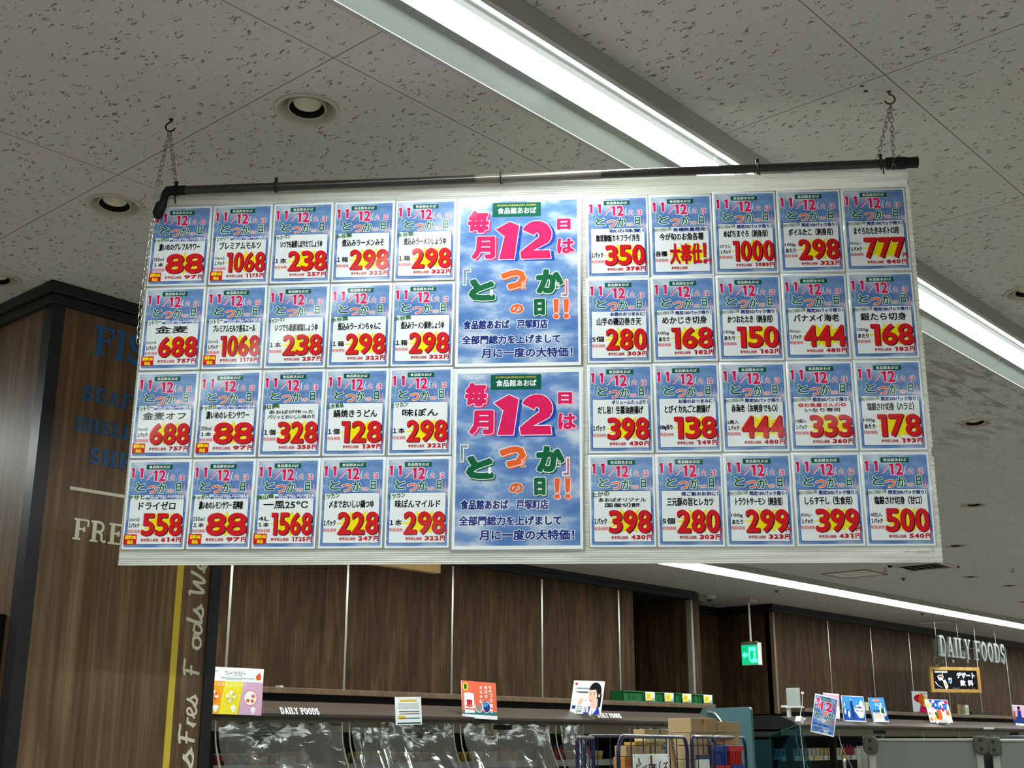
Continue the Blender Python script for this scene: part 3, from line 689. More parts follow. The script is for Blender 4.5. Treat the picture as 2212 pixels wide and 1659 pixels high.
def hook_mesh(mb, r=.012, wire=.0022, flip=1, M=None):
    path = [(0, 0, .0), (0, 0, -.008)] + [(flip * (math.sin(math.radians(t)) * r), 0, -.008 - r + r * math.cos(math.radians(t))) for t in range(15, 250, 18)]
    pts = [tuple((M @ Vector(p)) if M else Vector(p)) for p in path]
    mb.tube(pts, wire, 8)
U = Vector((0.605, -0.796, 0)); 
for x, y, lab in ((1910, 1229, 'tiny bare wire hook in the ceiling beside the access hatch'), (2185, 1231, 'tiny bare wire hook in the ceiling near the right edge')):
    p = atZ(x, y - 4, CEIL); mb = MB(); hook_mesh(mb, .016, .003, 1, Matrix.Translation(p) @ Matrix.Rotation(-.92, 4, 'Z')); tag(mb.build('ceiling_hook', RUST, smooth=True), lab, 'hook')
for k, (x, y, r) in enumerate(((1862, 186, .005), (1870, 197, .006))):
    p = atZ(x, y, CEIL); m = MB(); m.lathe([(r, 0), (r * .8, -.0006), (0, -.0006)], 12, M=Matrix.Translation((p.x, p.y, ZC)))
    tag(m.build('plaster_hole', mat('hole_dark', (60, 54, 48), .9)), ('small smudged old screw hole in the ceiling left of the right hook', 'larger dark old screw hole in the ceiling left of the right hook')[k], 'hole')

# ================================================================ THE HANGING PRICE BOARD
HL = Vector((1.5085, 2.4914, 0)); NRM = Vector((-0.796, -0.605, 0))
TILT = -0.0072
BX = (U * math.cos(TILT) + Vector((0, 0, math.sin(TILT)))).normalized(); BYV = (Vector((0, 0, math.cos(TILT))) - U * math.sin(TILT)).normalized()
BO = HL + U * (-0.0275); BO.z = EYE + 1.309
BM = frameM(BO, BX, BYV)                    # board frame: origin at its top left, x right, y up, z towards the viewer
BW, BH, BT = 1.823, 0.925, 0.005
def board_pt(x, y, z=0): return BM @ Vector((x, y, z))
# corrugated sheet: flutes every 5 mm
mb = MB(); nf = int(BH / 0.005)
ys = [-BH * i / (nf * 4) for i in range(nf * 4 + 1)]
random.seed(3)
vs = []; fs = []
for i, y in enumerate(ys):
    w = 0.00045 * math.cos(PI * i / 2)
    e = random.uniform(0, .0012) + (0.0012 if (i // 4) % 2 else 0)
    tear = 0.004 if 18 < i % 260 < 34 else 0
    vs += [(0 - e * .4, y, w - .0002), (BW + e - tear, y, w - .0002), (BW + e - tear, y, -BT - w), (0 - e * .4, y, -BT - w)]
for i in range(len(ys) - 1):
    a = 4 * i
    fs += [(a, a + 4, a + 5, a + 1), (a + 1, a + 5, a + 6, a + 2), (a + 2, a + 6, a + 7, a + 3), (a + 3, a + 7, a + 4, a)]
fs += [(0, 1, 2, 3), tuple(len(vs) - 4 + k for k in (3, 2, 1, 0))]
mb.add(vs, fs)
board = mb.build('hanging_board', CORR); board.matrix_world = BM
tag(board, 'large translucent white corrugated plastic board hanging on chains, covered with price cards', 'board')
# flute cut ends down the two edges: grey bars paint the shade in the flutes, a part of the sheet
mb = MB()
for s, x in ((0, -0.0008), (1, BW + .0012)):
    for i in range(nf):
        y = -0.0025 - i * .005
        mb.box(x - .0006, x + .0006, y - .0009, y + .0009, -BT + .001, -.001)
fe = mb.build('flute_ends', mat('flute_shadow', (120, 122, 118), .7), board)
# small maker's label printed at the lower right corner of the sheet
sh = Sheet(['grey']); sh.text('PP 5', 0, .022, 0, .004, 'grey', 0, res=1)
for k in range(7): sh.rect(.026 + k * .004, .028 + k * .004, 0, .004, 'grey', 0)
for k in range(16): sh.rect(.058, .062 - (k % 3) * .001, .003 + k * .0035, .0048 + k * .0035, 'grey', 0)
mo = sh.build('maker_mark', Matrix.Translation((BW - .078, -.905, .0009)), board)

# support pole with its caps, elbow and cable ties
t = empty('support_pole', 'dark brown steel pole along the board top with black rubber end caps', 'pole', board_pt(.9, .012, .012))
inv = t.matrix_basis
PR = 0.0105
def local(p): return Vector(p) - t.location
yl, yr = 0.002, 0.002
pl0 = board_pt(.035, -.008, .014); pl1 = board_pt(1.815, .012, .014)
mb = MB(); mb.tube([local(pl0), local(pl1)], PR, 20); mb.build('tube', POLE, t, smooth=True)
mb = MB(); mb.tube([local(pl0.lerp(pl1, .43)), local(pl0.lerp(pl1, .60))], PR + .0006, 20); mb.build('joint_sleeve', mat('pole_sleeve', (92, 86, 78), .25, coat=.4), t, smooth=True)
mb = MB(); d = (pl1 - pl0).normalized(); q = pl1 - d * .045
mb.tube([local(q), local(q + d * .004), local(q + d * .045), local(q + d * .052), local(q + d * .075)], [.0125, .0145, .0150, .0130, .0135], 20); mb.build('end_cap', RUBBER, t, smooth=True)
mb = MB(); q = pl0 + d * .05
mb.tube([local(q), local(q - d * .03), local(q - d * .042), local(q - d * .050 - BYV * .008), local(q - d * .053 - BYV * .020)], [.0120, .012, .0120, .0105, .009], 18)
mb.build('elbow', RUBBER, t, smooth=True)
mb = MB(); q2 = q - d * .053 - BYV * .018
mb.tube([local(q2), local(q2 - BYV * .012 - d * .001), local(q2 - BYV * .020 - d * .006), local(q2 - BYV * .042 - d * .012), local(q2 - BYV * .052 - d * .012)], [.009, .0100, .0135, .0135, .009], 14)
mb.build('hinge_plug', RUBBER, t, smooth=True)
def tie(x, down, up=.006):
    c = pl0.lerp(pl1, (x - .035) / 1.78); mb = MB()
    ring = [local(c + BYV * math.cos(a) * (PR + .0022) + NRM * math.sin(a) * (PR + .0022)) for a in [2 * PI * i / 14 for i in range(14)]]
    mb.tube(ring, .0022, 6, closed=True)
    mb.box(-.0035, .0035, -.004, .005 + up, -.003, .003, M=Matrix.Translation(local(c + BYV * (PR + .004))) @ frameM((0, 0, 0), BX, BYV))
    mb.tube([local(c + NRM * .013 - BYV * .002), local(c + NRM * .012 - BYV * (PR + .006) + BX * .002), local(board_pt(0, 0, 0) * 0 + c + NRM * .004 - BYV * (PR + down) + BX * .004)], .0018, 6)
    mb.build('cable_tie', RUBBER, t, smooth=True)
for x, dn in ((.060, .026), (.310, .006), (.862, .004), (1.473, .008), (1.760, .018)): tie(x, dn, .004)

def chain_strand(mb, p, q, sag=0.0, L=.0175, w=.0042, r=.00085, twist=0.5, jit=0.15):
    p, q = Vector(p), Vector(q); n = max(1, int(round((q - p).length / (L * .80))))
    d = (q - p).normalized(); s = d.cross(Vector((0.3, .8, .1))).normalized(); u = s.cross(d)
    for i in range(n):
        c = p.lerp(q, (i + .5) / n); a = twist + (PI / 2 if i % 2 else 0) + random.uniform(-jit, jit)
        x = s * math.cos(a) + u * math.sin(a)
        pts = []
        hl = L / 2 - w
        for k in range(6): th = PI * k / 5; pts.append(c + d * (hl + math.sin(th) * w) + x * math.cos(th) * w)
        for k in range(6): th = PI + PI * k / 5; pts.append(c + d * (-hl + math.sin(th) * w) + x * math.cos(th) * w)
        mb.tube(pts, r, 6, closed=True)
random.seed(11)
lc = []
for side, hx, lab in (('L', HL, 'left hanging chain on a bent hook, two strands down to the pole end'), ('R', Vector((2.5797, 1.0815, 0)), 'right hanging chain on a rusty hook, two strands down to the pole')):
    t = empty('hanging_chain', lab, 'chain', (hx.x, hx.y, ZC))
    fl = -1 if side == 'L' else 1
    mb = MB(); hook_mesh(mb, .0125, .0021, fl, Matrix.Rotation(-.92, 4, 'Z'))
    mb.lathe([(.006, 0), (.005, -.002), (.003, -.003)], 12, M=Matrix.Identity(4)); mb.build('hook', RUST if side == 'R' else RUBBER, t, smooth=True)
    o = Vector((hx.x, hx.y, ZC)); base = Vector((0, 0, -.0325)) + U * (0.002 * fl)
    mb = MB()
    if side == 'L':
        ends = (board_pt(.012, .005, .016), board_pt(.060, .010, .016)); 
    else:
        ends = (board_pt(1.752, .020, .016), board_pt(1.785, -.012, .030))
    for e in ends: chain_strand(mb, base, e - o)
    mb.build('strands', CHAIN, t, smooth=True)
    if side == 'L':
        mb = MB(); pp = [board_pt(.012, -.060, .012), board_pt(.004, -.16, .010), board_pt(-.003, -.30, .008), board_pt(-.001, -.40, .008)]
        for a_, b_ in zip(pp[:-1], pp[1:]): chain_strand(mb, a_ - o, b_ - o)
        mb.build('loose_end', mat('bright_chain', (205, 205, 200), .25, .95), t, smooth=True)

# ---------------------------------------------------------------- price cards
CW, CH = 0.1495, 0.2105       # laminated size
def stars(s, cx, cy, rx, ry, k, z, n=22):
    rnd = random.Random(5); pts = []
    for i in range(n * 2):
        a = PI * i / n; rr = (1.0 if i % 2 == 0 else .62) * (rnd.uniform(.85, 1.12) if i % 2 == 0 else 1)
        pts.append((cx + math.cos(a) * rx * rr, cy + math.sin(a) * ry * rr))
    c = (cx, cy)
    s.raw(np.array([c] + pts), [(0, 1 + i, 1 + (i + 1) % len(pts)) for i in range(len(pts))], k, z)
def make_card(sp):
    s = Sheet(['paper', 'sky', 'panel', 'navy'])
    s.box(0, CW, -CH, 0, 0, .0008, 'film_edge')
    s.rect(.0025, CW - .0025, -CH + .0025, -.0025, 'paper', .0009)
    X0, X1, Y0, Y1 = .0060, CW - .0060, -CH + .0065, -.0065       # printed area
    s.rect(X0, X1, Y0, Y1, 'sky', .0010)
    Wd, Hd = X1 - X0, Y1 - Y0
    X = lambda u: X0 + u * Wd
    Y = lambda v: Y1 - v * Hd
    def T(t, u0, u1, v0, v1, k, z=.0014, r=0, **kw): s.text(t, X(u0), X(u1), Y(v1), Y(v0), k, z, r=r * Wd * .62, **kw)
    # header
    s.rect(X(.27), X(.72), Y(.088), Y(.030), 'dgreen', .0012)
    T('食品館あおば', .315, .675, .041, .076, 'white', .0013, .0015)
    kw = dict(out='white', ro=.0011, shadow='lpink', so=(.0010, -.0006))
    def one(u0, u1, v0, v1):
        w, h = X(u1) - X(u0), Y(v0) - Y(v1)
        for P in ([(0, .80), (.38, 1), (.95, 1), (.5, .72)], [(.38, .98), (.95, 1), (.95, 0), (.38, .02)]):
            P = np.array([(X(u0) + p * w, Y(v1) + q_ * h) for p, q_ in P]); be = np.array([(0, 1), (1, 2), (2, 3), (3, 0)])
            s.raw(P + (.0013, -.0006), [(0, 1, 2, 3)], 'lpink', .0012); s.thick(P, be, .0011, 'white', .00124); s.raw(P, [(0, 1, 2, 3)], 'pink', .00128)
    one(.005, .080, .07, .19); one(.150, .228, .07, .19)
    s.poly([(X(.268), Y(.215)), (X(.305), Y(.215)), (X(.425), Y(.10)), (X(.390), Y(.10))], 'white', .00125)
    s.poly([(X(.272), Y(.211)), (X(.293), Y(.211)), (X(.412), Y(.104)), (X(.393), Y(.104))], 'pink', .00130)
    one(.395, .475, .10, .228); T('2', .505, .605, .10, .225, 'pink', .0012, .016, **kw)
    T('（', .635, .665, .13, .225, 'white', .0012, .002); T('火', .69, .775, .15, .225, 'pink', .0012, .0, out='white', ro=.0006)
    T('は', .85, .93, .155, .222, 'pink', .0012, .004, out='white', ro=.0009)
    kw = dict(out='white', ro=.0011, shadow='lgreen', so=(.0009, -.0007))
    T('「', .06, .115, .205, .31, 'lgreen', .0012, .001)
    T('と', .125, .285, .245, .345, 'green', .0012, .009, **kw); T('か', .505, .645, .255, .365, 'green', .0012, .008, **kw)
    T('つ', .325, .475, .285, .37, 'orange', .0012, .009, out='white', ro=.0011); T('の', .66, .765, .325, .36, 'orange', .0012, .003, out='white', ro=.0008)
    T('日', .81, .885, .25, .35, 'green', .0012, .009, **kw); T('」', .90, .955, .27, .375, 'lpink', .0012, .001)
    s.ell(X(.20), Y(.215), .0008, .0012, 'white', .00135, 8)
    def fig1(u0, u1, v0, v1, k, z, sh=None, so=(0, 0)):
        w, h = X(u1) - X(u0), Y(v0) - Y(v1)
        for P in ([(.0, .99), (.42, .99), (.42, .78), (.0, .80)], [(.34, .99), (.86, .99), (.86, .0), (.34, .0)]):
            P = np.array([(X(u0) + p * w, Y(v1) + q_ * h) for p, q_ in P])
            if sh: s.raw(P + so, [(0, 1, 2, 3)], sh, z - 6e-5)
            s.raw(P, [(0, 1, 2, 3)], k, z)
    # panel
    pu0, pu1, pv0, pv1 = .035, .968, .385, .968
    s.rect(X(pu0), X(pu1), Y(pv1), Y(pv0), 'navy', .0012); e = .0011
    s.rect(X(pu0) + e, X(pu1) - e, Y(pv1) + e, Y(pv0) - e, 'panel', .0013)
    alc = sp.get('alc')
    if sp.get('brand'): T(sp['brand'], .005, .29, .396, .450, 'brandg', .0015, .006, rot=.12)
    if sp.get('origin'): T('産地などは商品に記載', .012, .33, .40, .445, 'brandg', .0015, .001, rot=.10, res=1)
    if alc:
        T('※20歳以上の年齢であることを', .37, .93, .392, .414, 'blue', .0015, .0022, res=1)
        T('確認できない場合には酒類を販売しません', .31, .965, .418, .444, 'blue', .0015, .0022, res=1)
    if sp.get('tagl'):
        T(sp['tagl'], sp.get('tu', .36), .945, .403, .448, 'navy', .0015, .005)
    nm = sp['name']
    if len(nm) == 1: T(nm[0], *sp.get('nu', (.13, .87)), .472, .562, 'black', .0015, .0065, em=sp.get('em', False))
    else:
        T(nm[0], .12, .88, .468, .512, sp.get('c0', 'black'), .0015, .004); T(nm[1], .22 if len(nm[1]) < 8 else .1, .78 if len(nm[1]) < 8 else .9, .526, .572, 'black', .0015, .004)
    un = sp['unit']
    if len(un) == 2:
        T(un[0], .055, .235, .655, .70, 'black', .0015, .003 if len(un[0]) < 6 else .001); T(un[1], .065, .235, .722, .772, 'black', .0015, .005)
    else: T(un[0], .05, .245, .70, .765, 'black', .0015, .006)
    T('税抜価格', .045, .265, .795, .835, 'lred', .0015, .002)
    # price
    stars(s, X(.615), Y(.74), .36 * Wd, .150 * Hd, 'yellow', .00135, 16)
    pr = sp['price']
    if pr == '大奉仕！':
        for t_, u0, u1 in (('大', .30, .46), ('奉', .48, .65), ('仕', .67, .82), ('！', .86, .90)):
            T(t_, u0, u1, .61, .86, 'red', .0018, .015, shadow='black', so=(.0011, -.0011))
        T('円', .89, .985, .81, .865, 'dred', .0020, .008)
    else:
        n = len(pr); u0 = .27; 
        wts = {'1': .66}; tot = sum(wts.get(c, 1.0) for c in pr); x = u0; W_ = .965 - u0
        r = .027 if n == 3 else (.028 if n == 2 else .021)
        gap = .012
        for c in pr:
            w = W_ * wts.get(c, 1.0) / tot
            if c == '1': fig1(x + gap * .3, x + w, .605, .868, 'red', .00187, 'black', (.0020, -.0016)); x += w; continue
            T(c, x + r * .62 + gap * .5, x + w - r * .62 - gap * .5, .605 + r * .45, .868 - r * .45, 'red', .0018, r, shadow='black', so=(.0020, -.0016), res=4)
            x += w
        T('円', .905, .985, .812, .862, 'dred', .0021, .006)
    T('参考税込価格', .285 if alc else .315, .585, .898, .935, 'dred', .0015, .002)
    if sp.get('tax'):
        t_ = sp['tax']; x = .625; w = (.865 - .625) / len(t_)
        for c in t_:
            if c == '1': fig1(x + .012, x + w - .004, .886, .940, 'dred', .0015)
            else: T(c, x + .012, x + w - .008, .892, .934, 'dred', .0015, .010)
            x += w
        T('円', .885, .962, .888, .940, 'dred', .0015, .008)
    if alc:
        s.rect(X(-.005), X(.215), Y(.968), Y(.850), 'red', .0016)
        T('税率10%', .02, .20, .86, .905, 'yellow', .0017, .005); T('商品', .06, .155, .918, .960, 'yellow', .0017, .004)
    return s
mat('film_edge', (222, 228, 232), 0.25, coat=0.6); 
C = {}
A_ = dict(alc=1)
LEFT = [
 [dict(brand='サッポロ', name=['濃いめのグレフルサワー'], unit=['350ml', '１本'], price='88', tax='97', alc=1, d='grapefruit sour'),
  dict(brand='サントリー', name=['プレミアムモルツ'], unit=['350ml×6缶', '１パック'], price='1068', tax='1175', alc=1, d='premium beer'),
  dict(brand='キッコーマン', name=['いつでも新鮮しぼりたてしょうゆ'], unit=['１本'], price='238', tax='257', d='fresh soy sauce'),
  dict(brand='永谷園', name=['煮込みラーメンみそ'], unit=['１箱'], price='298', tax='322', d='miso ramen'),
  dict(brand='永谷園', name=['煮込みラーメンしょうゆ'], unit=['１箱'], price='298', tax='322', d='soy ramen')],
 [dict(brand='サントリー', name=['金麦'], nu=(.2, .78), unit=['350ml×6本', '１パック'], price='688', tax='757', alc=1, d='two-character beer name'),
  dict(brand='サントリー', name=['プレミアムモルツ香るエール'], unit=['350ml×6缶', '１パック'], price='1068', tax='1175', alc=1, d='fragrant ale'),
  dict(brand='キッコーマン', name=['いつでも新鮮減塩しょうゆ'], unit=['１本'], price='238', tax='257', d='low-salt soy sauce'),
  dict(brand='永谷園', name=['煮込みラーメンちゃんこ'], unit=['１箱'], price='298', tax='322', d='hotpot ramen'),
  dict(brand='永谷園', name=['煮込みラーメン豚骨しょうゆ'], unit=['１箱'], price='298', tax='322', d='pork bone ramen')],
 [dict(brand='サントリー', name=['金麦オフ'], unit=['350ml×6本', '１パック'], price='688', tax='757', alc=1, d='light beer'),
  dict(brand='サッポロ', name=['濃いめのレモンサワー'], unit=['350ml', '１本'], price='88', tax='97', alc=1, d='lemon sour'),
  dict(brand='和興', name=['あおばが作った', 'パリッとおいしい味のり'], unit=['１個'], price='328', tax='355', d='seasoned seaweed'),
  dict(brand='五木食品', name=['鍋焼きうどん'], unit=['１個'], price='128', tax='139', d='pot udon'),
  dict(brand='ミツカン', name=['味ぽん'], nu=(.2, .8), unit=['１本'], price='298', tax='322', d='citrus soy sauce')],
 [dict(brand='アサヒ', name=['ドライゼロ'], nu=(.2, .82), unit=['350ml×6缶', '１パック'], price='558', tax='614', alc=1, d='alcohol-free beer'),
  dict(brand='サッポロ', name=['濃いめのレモンサワー 若檸檬'], unit=['350ml', '１本'], price='88', tax='97', alc=1, d='young lemon sour'),
  dict(brand='美山峰', name=['一風25℃'], unit=['4L', '１本'], price='1568', tax='1725', alc=1, d='four-litre spirit'),
  dict(brand='ミツカン', name=['〆までおいしい鍋つゆ'], unit=['１パック'], price='228', tax='247', d='hotpot soup'),
  dict(brand='ミツカン', name=['味ぽんマイルド'], unit=['１本'], price='298', tax='322', d='mild citrus soy sauce')]]
G = lambda n: '限定%dパック限り！' % n
RIGHT = [
 [dict(tagl='秋の味覚！', name=['舞茸御飯カキフライ弁当'], unit=['１パック'], price='350', tax='378', d='oyster lunch box'),
  dict(origin=1, tagl='各種数量限定！', name=['今が旬のお魚各種'], unit=['各種'], price='大奉仕！', d='seasonal fish without a number'),
  dict(origin=1, tagl=G(50), name=['めばちまぐろ（刺身用）'], unit=['2サク入', '１パック'], price='1000', tax='1080', d='bigeye tuna'),
  dict(origin=1, tagl=G(100), name=['ボイルたこ（刺身用）'], unit=['100g', 'あたり'], price='298', tax='322', d='boiled octopus'),
  dict(origin=1, tagl=G(100), name=['まぐろたたきネギトロ用'], unit=['約500g入', '１パック'], price='777', tax='840', d='minced tuna')],
 [dict(tagl='お酒のおつまみに！', name=['山芋の磯辺巻き天'], unit=['5個'], price='280', tax='303', d='yam tempura rolls'),
  dict(origin=1, tagl=G(100), name=['めかじき切身'], unit=['100g', 'あたり'], price='168', tax='182', d='swordfish fillet'),
  dict(origin=1, tagl=G(50), name=['かつおたたき（刺身用）'], unit=['100g', 'あたり'], price='150', tax='162', d='seared bonito'),
  dict(origin=1, tagl=G(50), name=['バナメイ海老'], unit=['約250g入', '１パック'], price='444', tax='480', d='white shrimp'),
  dict(origin=1, tagl=G(100), name=['銀たら切身'], unit=['100g', 'あたり'], price='168', tax='182', d='black cod fillet')],
 [dict(tagl='ボリュームたっぷり！', name=['だし旨！生醤油唐揚げ'], unit=['１パック'], price='398', tax='430', d='soy fried chicken'),
  dict(tagl='お酒のおつまみに！', name=['とびイカ丸ごと唐揚げ'], unit=['100g当り'], price='138', tax='149', d='whole fried squid'),
  dict(origin=1, tagl=G(50), name=['赤海老（お刺身でも○）'], unit=['6尾入', '１パック'], price='444', tax='480', d='red shrimp'),
  dict(origin=1, tagl=G(60), name=['◎お魚屋さんの◎', 'いなり寿司'], c0='red', unit=['10個入', '１パック'], price='333', tax='360', d='inari sushi'),
  dict(origin=1, tagl=G(200), name=['塩銀さけ切身（ハラミ）'], unit=['100g', 'あたり'], price='178', tax='193', d='salmon belly')],
 [dict(brand='たかの', name=['あおばオリジナル', '国産切餅'], unit=['１パック'], price='398', tax='430', d='cut rice cakes'),
  dict(tagl='夜ご飯のお供に！', name=['三元豚の旨ヒレカツ'], unit=['5個'], price='280', tax='303', d='pork fillet cutlets'),
  dict(origin=1, tagl=G(100), name=['トラウトサーモン（刺身用）'], unit=['100g', 'あたり'], price='299', tax='323', d='trout salmon'),
  dict(origin=1, tagl=G(200), name=['しらす干し（生食用）'], unit=['約200g入', '１パック'], price='399', tax='431', d='dried whitebait'),
  dict(origin=1, tagl=G(200), name=['塩銀さけ切身（甘口）'], unit=['4切入', '１パック'], price='500', tax='540', d='mild salted salmon')]]
RN = ('top row', 'second row', 'third row', 'bottom row'); CN = ('first', 'second', 'third', 'fourth', 'fifth')
random.seed(21)
for side, tab, x0, px in (('left', LEFT, .0035, .1505), ('right', RIGHT, 1.0645, .1500)):
    for r in range(4):
        for c in range(5):
            sp = tab[r][c]; s = make_card(sp)
            x = x0 + c * px; y = -.0445 - r * .2122 - (.004 if (side == 'right' and r == 0 and c < 2) else 0)
            M = BM @ Matrix.Translation((x, y, .0022 + .0001 * ((r + c) % 3))) @ Matrix.Rotation(random.uniform(-.004, .004), 4, 'Z')
            o = s.build('price_card', M)
            pn = 'no price number' if sp['price'] == '大奉仕！' else sp['price']
            tag(o, 'price card %s for %s, %s %s of the posters' % (pn.replace('no price number', 'words only'), sp['d'].replace(' without a number', ''), RN[r], side), 'price card', 'price cards on the hanging board')

def make_poster(Wp, Hp, wide=True, marks=True):
    s = Sheet(['paper', 'sky', 'navy'])
    s.box(0, Wp, -Hp, 0, 0, .001, 'film_edge'); s.rect(.004, Wp - .004, -Hp + .004, -.004, 'paper', .0011)
    X0, X1, Y0, Y1 = .010, Wp - .010, -Hp + .012, -.012
    s.rect(X0, X1, Y0, Y1, 'sky', .0012); Wd, Hd = X1 - X0, Y1 - Y0
    def T(t, u0, u1, v0, v1, k, z=.0016, r=0, **kw): s.text(t, X0 + u0 * Wd, X0 + u1 * Wd, Y1 - v1 * Hd, Y1 - v0 * Hd, k, z, r=r * Wd * .6, **kw)
    X = lambda u: X0 + u * Wd
    Y = lambda v: Y1 - v * Hd
    s.rect(X(.275), X(.69), Y(.10), Y(.01), 'dgreen', .0014)
    T('SHOKUHINKAN AOBA', .315, .65, .021, .031, 'gold', .0015, .0006); T('食品館あおば', .32, .65, .042, .080, 'white', .0015, .002)
    q = Wd
    kw = dict(out='white', ro=.0055 * q, shadow='pink', so=(.016 * q, -.010 * q))
    T('毎', .075, .235, .065, .19, 'pink', .0014, .020, **kw); T('月', .115, .29, .23, .355, 'pink', .0014, .022, shear=.0, **kw)
    kw2 = dict(out='white', ro=.006 * q, shadow='blue', so=(.026 * q, -.012 * q), res=5)
    # heavy numerals cut as solid outlines
    def glyph(poly, k='pink'):
        P = np.array([(X(u), Y(v)) for u, v in poly])
        be = np.array([(i, (i + 1) % len(P)) for i in range(len(P))])
        return P, be
    def solid(strips):
        for k, z, dx, dy, rr in (('blue', .0014, .028 * q, -.014 * q, .004 * q), ('white', .00145, 0, 0, .006 * q), ('pink', .0015, 0, 0, 0)):
            for j_, P in enumerate(strips):
                z += 1e-6 * (1 + j_ % 3) if j_ else 0
                P = np.array([(X(u), Y(v)) for u, v in P]) + (dx, dy)
                s.raw(P, [tuple(range(len(P)))], k, z)
                if rr: s.thick(P, np.array([(i, (i + 1) % len(P)) for i in range(len(P))]), rr, k, z)
    solid([[(.305, .178), (.425, .130), (.505, .158), (.505, .165), (.375, .222)][:4] + [(.375, .222)], [(.395, .178), (.505, .160), (.465, .368), (.335, .368)]])
    cx_, cy_, n_ = .655, .215, 16
    O = [(cx_ + .128 * math.cos(math.radians(a)), cy_ - .085 * math.sin(math.radians(a))) for a in np.linspace(160, -40, n_)]
    I = [(cx_ + .020 * math.cos(math.radians(a)) - .0, cy_ - .020 * math.sin(math.radians(a)) + .010) for a in np.linspace(170, -30, n_)]
    st = [[O[i], O[i + 1], I[i + 1], I[i]] for i in range(n_ - 1)]
    st.append([O[-1], (.62, .318), (.515, .325), (.62, .262), I[-1]])
    st.append([(.515, .325), (.62, .316), (.765, .316), (.775, .368), (.525, .368)])
    solid(st)
    T('日', .835, .935, .125, .185, 'pink', .0016, .014, out='white', ro=.004 * q, shadow='lpink', so=(.010 * q, -.006 * q))
    T('は', .835, .965, .25, .335, 'pink', .0016, .013, out='white', ro=.004 * q, shadow='lpink', so=(.010 * q, -.006 * q))
    kg = dict(out='white', ro=.006 * q, shadow='green', so=(.012 * q, -.012 * q))
    T('『', .03, .10, .42, .525, 'white', .0016, .002, out='green', ro=.003 * q)
    T('と', .10, .29, .50, .61, 'green', .0016, .030, **kg); T('か', .665, .865, .445, .575, 'green', .0016, .026, **kg)
    T('つ', .37, .55, .445, .545, 'orange', .0016, .028, out='white', ro=.006 * q, shadow='orange', so=(.012 * q, -.012 * q))
    T('1', .265, .285, .555, .59, 'white', .0019, .003); T('2', .53, .565, .51, .555, 'orange', .0019, .001, out='white', ro=.003 * q); T('日', .81, .845, .52, .56, 'white', .0019, .001, out='green', ro=.002 * q)
    T('』', .86, .92, .50, .61, 'white', .0016, .002, out='orange', ro=.003 * q)
    T('の', .44, .54, .65, .70, 'orange', .0016, .012, out='white', ro=.004 * q); T('日', .645, .715, .625, .71, 'green', .0016, .020, **kg)
    for u in (.80, .885):
        T('！', u, u + .035, .625, .735, 'orange', .0016, .012, out='white', ro=.004 * q, shadow='lpink', so=(.010 * q, -.006 * q))
    for t_, u0, u1, v0, v1 in (('食品館あおば　戸塚町店', .045, .745, .742, .795), ('全部門総力を上げまして', .035, .85, .834, .885), ('月に一度の大特価！', .20, .95, .912, .968)):
        T(t_, u0, u1, v0, v1, 'navy', .0016, .006, out='white', ro=.004 * q)
    return s
s = make_poster(.300, .4305); o = s.build('sale_poster', BM @ Matrix.Translation((.7545, -.0430, .0025)))
tag(o, 'upper of two large blue sky posters in the middle of the board, glare on top', 'poster', 'large posters on the board')
s = make_poster(.300, .4235); o = s.build('sale_poster', BM @ Matrix.Translation((.7555, -.4740, .0025)))
tag(o, 'lower of two large blue sky posters in the middle of the board, scuffed', 'poster', 'large posters on the board')
#@@PART2
# ================================================================ HANGING SIGNS
def oak_frame(t, w, h, bar, dep, loc=(0, 0, 0)):
    m = MB(); x, y, z = loc
    m.box(x - w / 2, x + w / 2, y - dep / 2, y + dep / 2, z, z + bar); m.box(x - w / 2, x + w / 2, y - dep / 2, y + dep / 2, z + h - bar, z + h)
    m.box(x - w / 2, x - w / 2 + bar, y - dep / 2, y + dep / 2, z + bar, z + h - bar); m.box(x + w / 2 - bar, x + w / 2, y - dep / 2, y + dep / 2, z + bar, z + h - bar)
    return m.build('frame', MATS['sign_oak'], t)
# sign behind the board
t = empty('framed_hanging_sign', 'oak-framed hanging sign showing only its bottom edge below the board', 'sign', (2.80, 3.17, EYE + .585))
oak_frame(t, .71, .31, .040, .03); m = MB(); m.box(-.315, .315, -.006, .006, .04, .27); m.build('chalkboard', INK['black'], t)
m = MB()
for x in (-.25, .25): m.tube([(x, 0, .31), (x, 0, CEIL - .585)], .0015, 6)
m.build('wire', STEEL, t)
# dessert and drinks sign
DX, DY, DZ = 15.30, 6.29, EYE + .585
t = empty('framed_hanging_sign', 'oak-framed black sign with white lettering for desserts and drinks, hung below the letters', 'sign', (DX, DY, DZ), math.radians(237.3 - 270))
oak_frame(t, .705, .306, .040, .03); m = MB(); m.box(-.31, .31, -.008, .006, .035, .27); m.build('chalkboard', INK['black'], t)
s = Sheet(['white']); w_, h_ = .62, .235
s.text('デザート', .335, .585, .135, .205, 'white', 0, r=.004); s.text('飲', .375, .445, .045, .112, 'white', 0, r=.0035); s.text('料', .485, .555, .045, .112, 'white', 0, r=.0035)
s.rect(.02, .205, .195, .222, 'grey', 0); s.text('DAILY FOODS', .025, .20, .2, .217, 'white', .0005)
s.ell(.10, .15, .045, .024, 'white', 0); s.ell(.10, .153, .034, .014, 'brown', .0004); s.poly([(.058, .145), (.142, .145), (.125, .105), (.075, .105)], 'white', 0); s.poly([(.118, .16), (.135, .195), (.14, .192), (.124, .158)], 'white', .0006)
